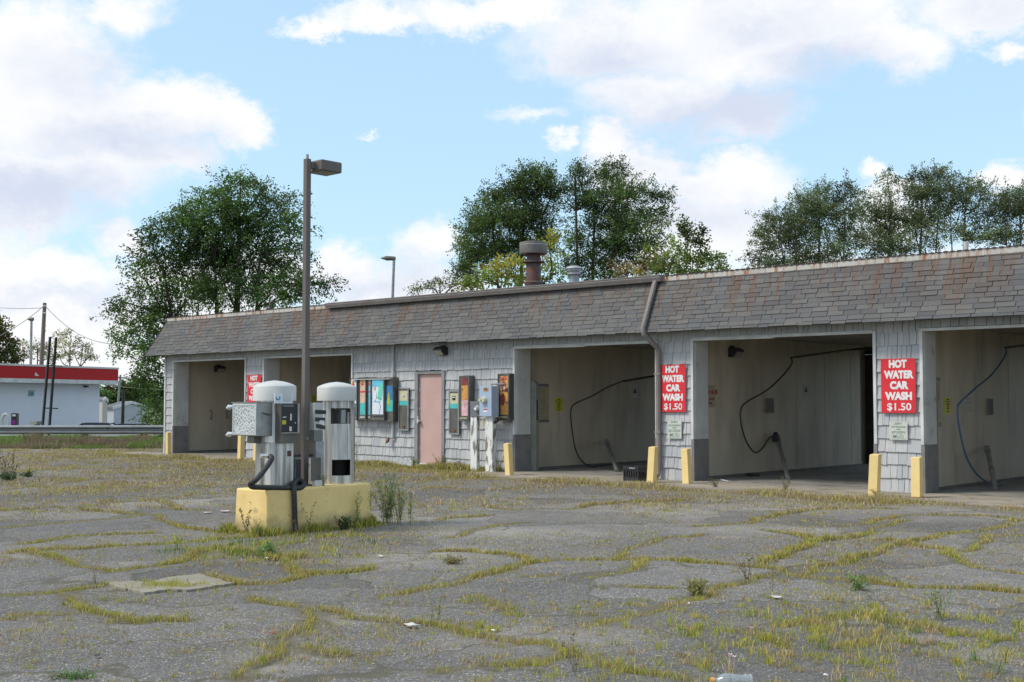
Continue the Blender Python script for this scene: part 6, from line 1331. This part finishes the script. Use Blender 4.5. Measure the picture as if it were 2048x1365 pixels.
tag(np_mesh('grass', V, F, np.clip(Cc, .003, 1), 'blade'), 'olive and straw coloured grass growing in the asphalt cracks', 'grass', kind='stuff')
# rough verge between the lot and the guardrail, and the mown grass behind it
def verge(n, d0, d1, l0, l1, h, pal, wid, name, label):
    d = RNG.uniform(d0, d1, n); l = RNG.uniform(l0, l1, n)*d; P2 = d[:,None]*FH + l[:,None]*CR[:2]
    z = terrain(P2[:,0], P2[:,1]) - .06; s = .5+.5*np.sin(l*1.9+d*.3)*np.cos(l*.63+2); hh = h*(.45+.8*s)*RNG.uniform(.4, 1.3, n)
    tone = (s*len(pal)*.999).astype(int); col = np.array(pal)[(tone + (RNG.random(n) < .35)) % len(pal)]*(1+RNG.normal(0, .15, (n, 1)))
    V, F, Cc = blades(np.c_[P2, z], hh, np.full(n, wid)*RNG.uniform(.6, 1.3, n), col); tag(np_mesh(name, V, F, np.clip(Cc, .003, 1), 'blade'), label, 'grass', kind='stuff')
verge(26000, 38.6, 45.6, -.45, -.255, .22, [(.16,.23,.05),(.20,.24,.07),(.28,.22,.13),(.22,.17,.11),(.20,.25,.07)], .022, 'verge_grass', 'rough green and brown grass in front of the guardrail')
verge(5000, 41.0, 45.4, -.40, -.30, .40, [(.22,.15,.11),(.28,.18,.14),(.19,.18,.09),(.24,.20,.10)], .018, 'verge_weeds', 'taller reddish brown weeds in front of the guardrail')
verge(14000, 47, 52.4, -.47, -.25, .14, [(.15,.26,.04),(.19,.29,.055)], .03, 'roadside_grass', 'bright green mown grass beyond the guardrail')

def weed(base, h, nst, spread, leaf, pal, label, nleaf=16, group=None, stemr=.003, seed=False, name='weed'):
    t = thing(name, tuple(base), label, 'weed', group); sb = MB(); V_, C_ = [], []
    for k in range(nst):
        a = RNG.uniform(0, 2*np.pi); ln = spread*RNG.uniform(.2, 1); hh = h*RNG.uniform(.55, 1.05)
        b0 = np.array(base) + [RNG.normal(0, spread*.12), RNG.normal(0, spread*.12), 0]; tip = b0 + [math.cos(a)*ln, math.sin(a)*ln, hh]; mid = (b0+tip)/2 + [math.cos(a)*-ln*.15, math.sin(a)*-ln*.15, hh*.06]
        pts = smooth_path([b0, mid, tip], 5); sb.tube(pts, [stemr*(1-.7*i/(len(pts)-1)) for i in range(len(pts))], 4)
        P = np.array([tuple(p) for p in pts]); tt = RNG.uniform(.12, 1, nleaf)*(len(P)-1.001); i0 = tt.astype(int); Q = P[i0] + (P[i0+1]-P[i0])*(tt-i0)[:,None]; T = RNG.normal(0, .6, (nleaf, 3)) + [0,0,.7]
        V1_, C1_ = leaves(Q, T, 1, leaf, np.array(pal)[RNG.integers(0, len(pal), nleaf)], elong=3.2 if not seed else 1.3, spread=leaf*.3); V_.append(V1_); C_.append(C1_)
    sb.build('stem', MT['stemg'], t); V_ = np.vstack(V_); np_mesh('foliage', V_, np.arange(len(V_)).reshape(-1, 4), np.clip(np.vstack(C_), .003, 1), 'leaf', t, BASE[t.name])
MT['stemg'] = pm('weed_stem', (.13,.15,.06), (.17,.13,.07), 8, .9, bmp=0)
WG = 'wiry weeds standing round the yellow block'
PGc = [(.24,.34,.11),(.20,.28,.10),(.30,.38,.15)]; BRc = [(.20,.15,.08),(.15,.11,.06),(.27,.21,.12)]
def gz(px, py): p = onZ(px, py); return (p[0], p[1], -.01)
weed(gz(772,1046), .62, 22, .22, .035, PGc, 'tall feathery green weed just right of the yellow block', 46, WG)
weed(gz(800,1050), .55, 12, .20, .03, PGc+BRc[:1], 'wiry green weed standing second right of the yellow block', 40, WG)
weed(gz(821,1052), .42, 3, .04, .035, PGc, 'single upright light green weed stem right of the feathery weeds', 40, WG)
weed(gz(715,1054), .52, 4, .05, .03, PGc, 'upright weed against the right end of the long yellow face', 40, WG)
weed(gz(738,1050), .50, 5, .05, .03, PGc, 'upright weed at the right corner of the yellow block', 40, WG)
weed(gz(649,1058), .52, 4, .05, .03, PGc, 'upright weed in the middle of the long yellow face', 44, WG)
weed(gz(620,1066), .36, 4, .16, .018, BRc, 'thin brown dead weed right of the hanging hose', 14, WG, .0025, True)
weed(gz(600,1072), .30, 5, .22, .016, BRc, 'sprawling dead weed at the foot of the hanging hose', 14, WG, .0025, True)
weed(gz(690,1060), .16, 16, .14, .045, [(.04,.075,.02),(.06,.10,.03)], 'dark low leafy weed at the foot of the yellow block', 14, WG)
weed(gz(493,1070), .36, 5, .10, .022, [(.09,.10,.04)]+BRc[:1], 'seeding grass weed in front of the short end of the yellow block', 22, WG, .0025, True)
weed(gz(515,1074), .22, 8, .14, .022, PGc+BRc[:1], 'low branching weed at the front corner of the yellow block', 16, WG, .0025)
weed(gz(690,972) if False else (PX1-.08, Yof(648, PX1-.08), PZ), .14, 8, .05, .02, PGc, 'little green weed on top of the yellow block', 16, WG)
LG = 'lone weeds scattered over the asphalt'
weed(gz(532,1113), .12, 26, .14, .05, PGc, 'spiky grey green tuft in front of the block beside a white scrap', 14, LG)
weed(gz(1497,1165), .28, 5, .12, .016, BRc, 'dark dead seed stalk standing at the right crack crossing', 18, LG, .0025, True)
weed(gz(1543,1180), .26, 2, .05, .016, BRc, 'single thin dead stalk above the white paper scrap', 10, LG, .002, True)
weed(gz(1880,1240), .26, 6, .13, .03, PGc, 'light green forked weed on the dark slab at right', 16, LG)
weed(gz(1395,1192), .13, 40, .15, .04, [(.36,.37,.13),(.30,.30,.11),(.44,.36,.20)], 'bushy pale tuft at the end of the long crack', 10, LG)
weed(gz(905,1128), .07, 40, .15, .03, [(.30,.25,.10),(.25,.23,.09)], 'low round brown tuft on the middle of the lot', 8, LG)
weed(gz(1715,1180), .13, 14, .14, .04, PGc, 'low green weed on the crack right of the forked crossing', 10, LG)
weed(gz(1153,1345), .22, 6, .14, .014, BRc, 'tall dead grass stalks near the bottom middle of the picture', 8, LG, .002, True)
weed(gz(188,1168), .24, 3, .09, .014, BRc, 'thin dead stalk left of the bare sandy patch', 10, LG, .002, True)
weed(gz(875,1240), .26, 5, .16, .018, PGc, 'thin leaning weed stalks on the crack by the pale flat scrap', 12, LG, .002)
weed(gz(15,962), .14, 30, .28, .07, [(.09,.14,.06),(.07,.11,.05)], 'dark green low thistle at the left edge', 10, LG)
weed(gz(55,955), .10, 20, .16, .06, [(.08,.13,.05),(.06,.10,.04)], 'dark green low thistle second from the left edge', 10, LG)
weed(gz(10,950), .55, 9, .5, .035, BRc, 'tall dry brown weed above the thistle at the left edge', 16, LG, .006, True)
weed(gz(150,1355), .035, 20, .16, .024, [(.13,.24,.07)], 'flat green leafy weed at the bottom left', 12, LG)
weed((-18.6, W0-.25, 0), .30, 8, .10, .03, PGc+BRc, 'weed clump at the foot of the wall right of the door', 26, 'weeds along the foot of the wall')
weed((onZ(905,940)[0], W0-.35, 0), .36, 12, .22, .04, PGc+BRc, 'bushy weed at the foot of the door frame', 26, 'weeds along the foot of the wall')
weed((onZ(738,930)[0], W0-.3, 0), .60, 4, .08, .04, PGc, 'tall thin green weed at the wall under the vending machines', 30, 'weeds along the foot of the wall')
weed((onZ(990,948)[0], W0-.38, 0), .40, 9, .14, .03, BRc+PGc[:1], 'reddish weed at the foot of the service posts', 26, 'weeds along the foot of the wall')
weed((onZ(836,938)[0], W0-.4, 0), .32, 12, .2, .035, PGc+BRc[:1], 'green weed left of the door step', 26, 'weeds along the foot of the wall')
weed(gz(1430,978), .22, 9, .12, .03, BRc, 'rusty brown weed on the apron edge of the wide bay', 20, 'weeds along the apron edge')
weed(gz(1570,984), .26, 8, .16, .03, BRc+PGc[:1], 'spiky weed on the apron edge in the middle of the wide bay', 20, 'weeds along the apron edge')
weed(gz(1755,1000), .16, 10, .12, .03, BRc+PGc[:1], 'weed tuft round the foot of the yellow post', 16, 'weeds along the apron edge')

# ================================================================== LITTER
def scrap(px, py, r, mat, label, name='paper_scrap', hh=.02, n=9, grp='pale scraps of litter on the lot', flat=.6, cat='litter'):
    r *= .62; hh *= .5; c = onZ(px, py, .01); m_ = MB(); pts = [(c[0]+r*math.cos(2*math.pi*k/n)*random.uniform(.6,1.15), c[1]+r*flat*math.sin(2*math.pi*k/n)*random.uniform(.6,1.15)) for k in range(n)]
    top = [(x, y, .012+random.uniform(0, hh)) for x, y in pts]; v = top + [(x, y, z-.004) for x, y, z in top] + [(c[0], c[1], .014+hh*.7), (c[0], c[1], .010+hh*.7)]
    m_.add(v, [(i, (i+1)%n, 2*n) for i in range(n)] + [((i+1)%n+n, i+n, 2*n+1) for i in range(n)] + [(i, i+n, (i+1)%n+n, (i+1)%n) for i in range(n)])
    one(m_, name, mat, label, cat, grp)
scrap(823,1251,.13,'litter','flat pale scrap on the crack near the bottom middle')
scrap(1553,1195,.11,'litter','white crumpled scrap below the dead stalk at right')
scrap(762,1113,.06,'litter','small pale scrap right of the yellow block weeds')
scrap(450,1024,.16,'pinklitter','pinkish litter left of the yellow block', hh=.04)
scrap(415,1026,.12,'litter','flat whitish litter further left of the pink litter')
scrap(534,1117,.035,'white','tiny white scrap beside the spiky tuft')
scrap(514,1200,.03,'signyellow','tiny yellow scrap in front of the island')
scrap(1377,1208,.02,'white','tiny white scrap beside the bushy pale tuft')
scrap(543,1267,.05,'rustiron','small tan bark chip near the bottom left crack')
scrap(1652,1352,.03,'white','tiny white scrap near the bottom right')
scrap(195,1312,.05,'ink','small dark clod at the bottom left')
scrap(986,1262,.03,'white','tiny white scrap on the bottom middle crack')
# plastic bottle
c = onZ(1475, 1378, .0); c[2] = .05
bt = thing('plastic_bottle', (c[0], c[1], 0), 'clear crushed plastic bottle with an orange cap at the bottom edge', 'bottle')
ax = Vector(CR) ; u = Vector(CR); M = Matrix(((0, 0, u.x, c[0]-u.x*.09), (0, 1, u.y, c[1]-u.y*.09), (1, 0, 0, .045), (0, 0, 0, 1)))
M = Matrix.Translation((c[0]-u.x*.09, c[1]-u.y*.09, .042)) @ Vector((0,0,1)).rotation_difference(u).to_matrix().to_4x4()
m_ = MB(M); m_.lathe([(.013,-.03),(.014,-.015),(.028,.0),(.037,.02),(.037,.05),(.033,.055),(.036,.062),(.032,.09),(.026,.11),(.032,.13),(.034,.165),(.02,.17)], n=24); m_.build('body', 'clearpl', bt, smooth=True)
m_ = MB(M); m_.lathe([(.017,-.052),(.018,-.031),(.012,-.0305)], n=20); m_.build('cap', 'orange', bt)
# pink flowers
for i, (px, py) in enumerate(((1460,1312),(1468,1316),(1502,1258))):
    c = onZ(px, py, .05); m_ = MB(); 
    for k in range(5): a = 2*math.pi*k/5; m_.add([(c[0],c[1],c[2]), (c[0]+.012*math.cos(a-.5),c[1]+.012*math.sin(a-.5),c[2]+.008), (c[0]+.018*math.cos(a),c[1]+.018*math.sin(a),c[2]+.012), (c[0]+.012*math.cos(a+.5),c[1]+.012*math.sin(a+.5),c[2]+.008)], [(0,1,2,3)])
    m_.tube([(c[0],c[1],-.01),(c[0],c[1],c[2])], .0015, 4)
    one(m_, 'wild_flower', 'magflower' if False else 'pinkp', ['small pink flower left of a pair near the bottle','small pink flower right of a pair near the bottle','single small pink flower above the bottle'][i], 'flower', 'small pink flowers in the grass')
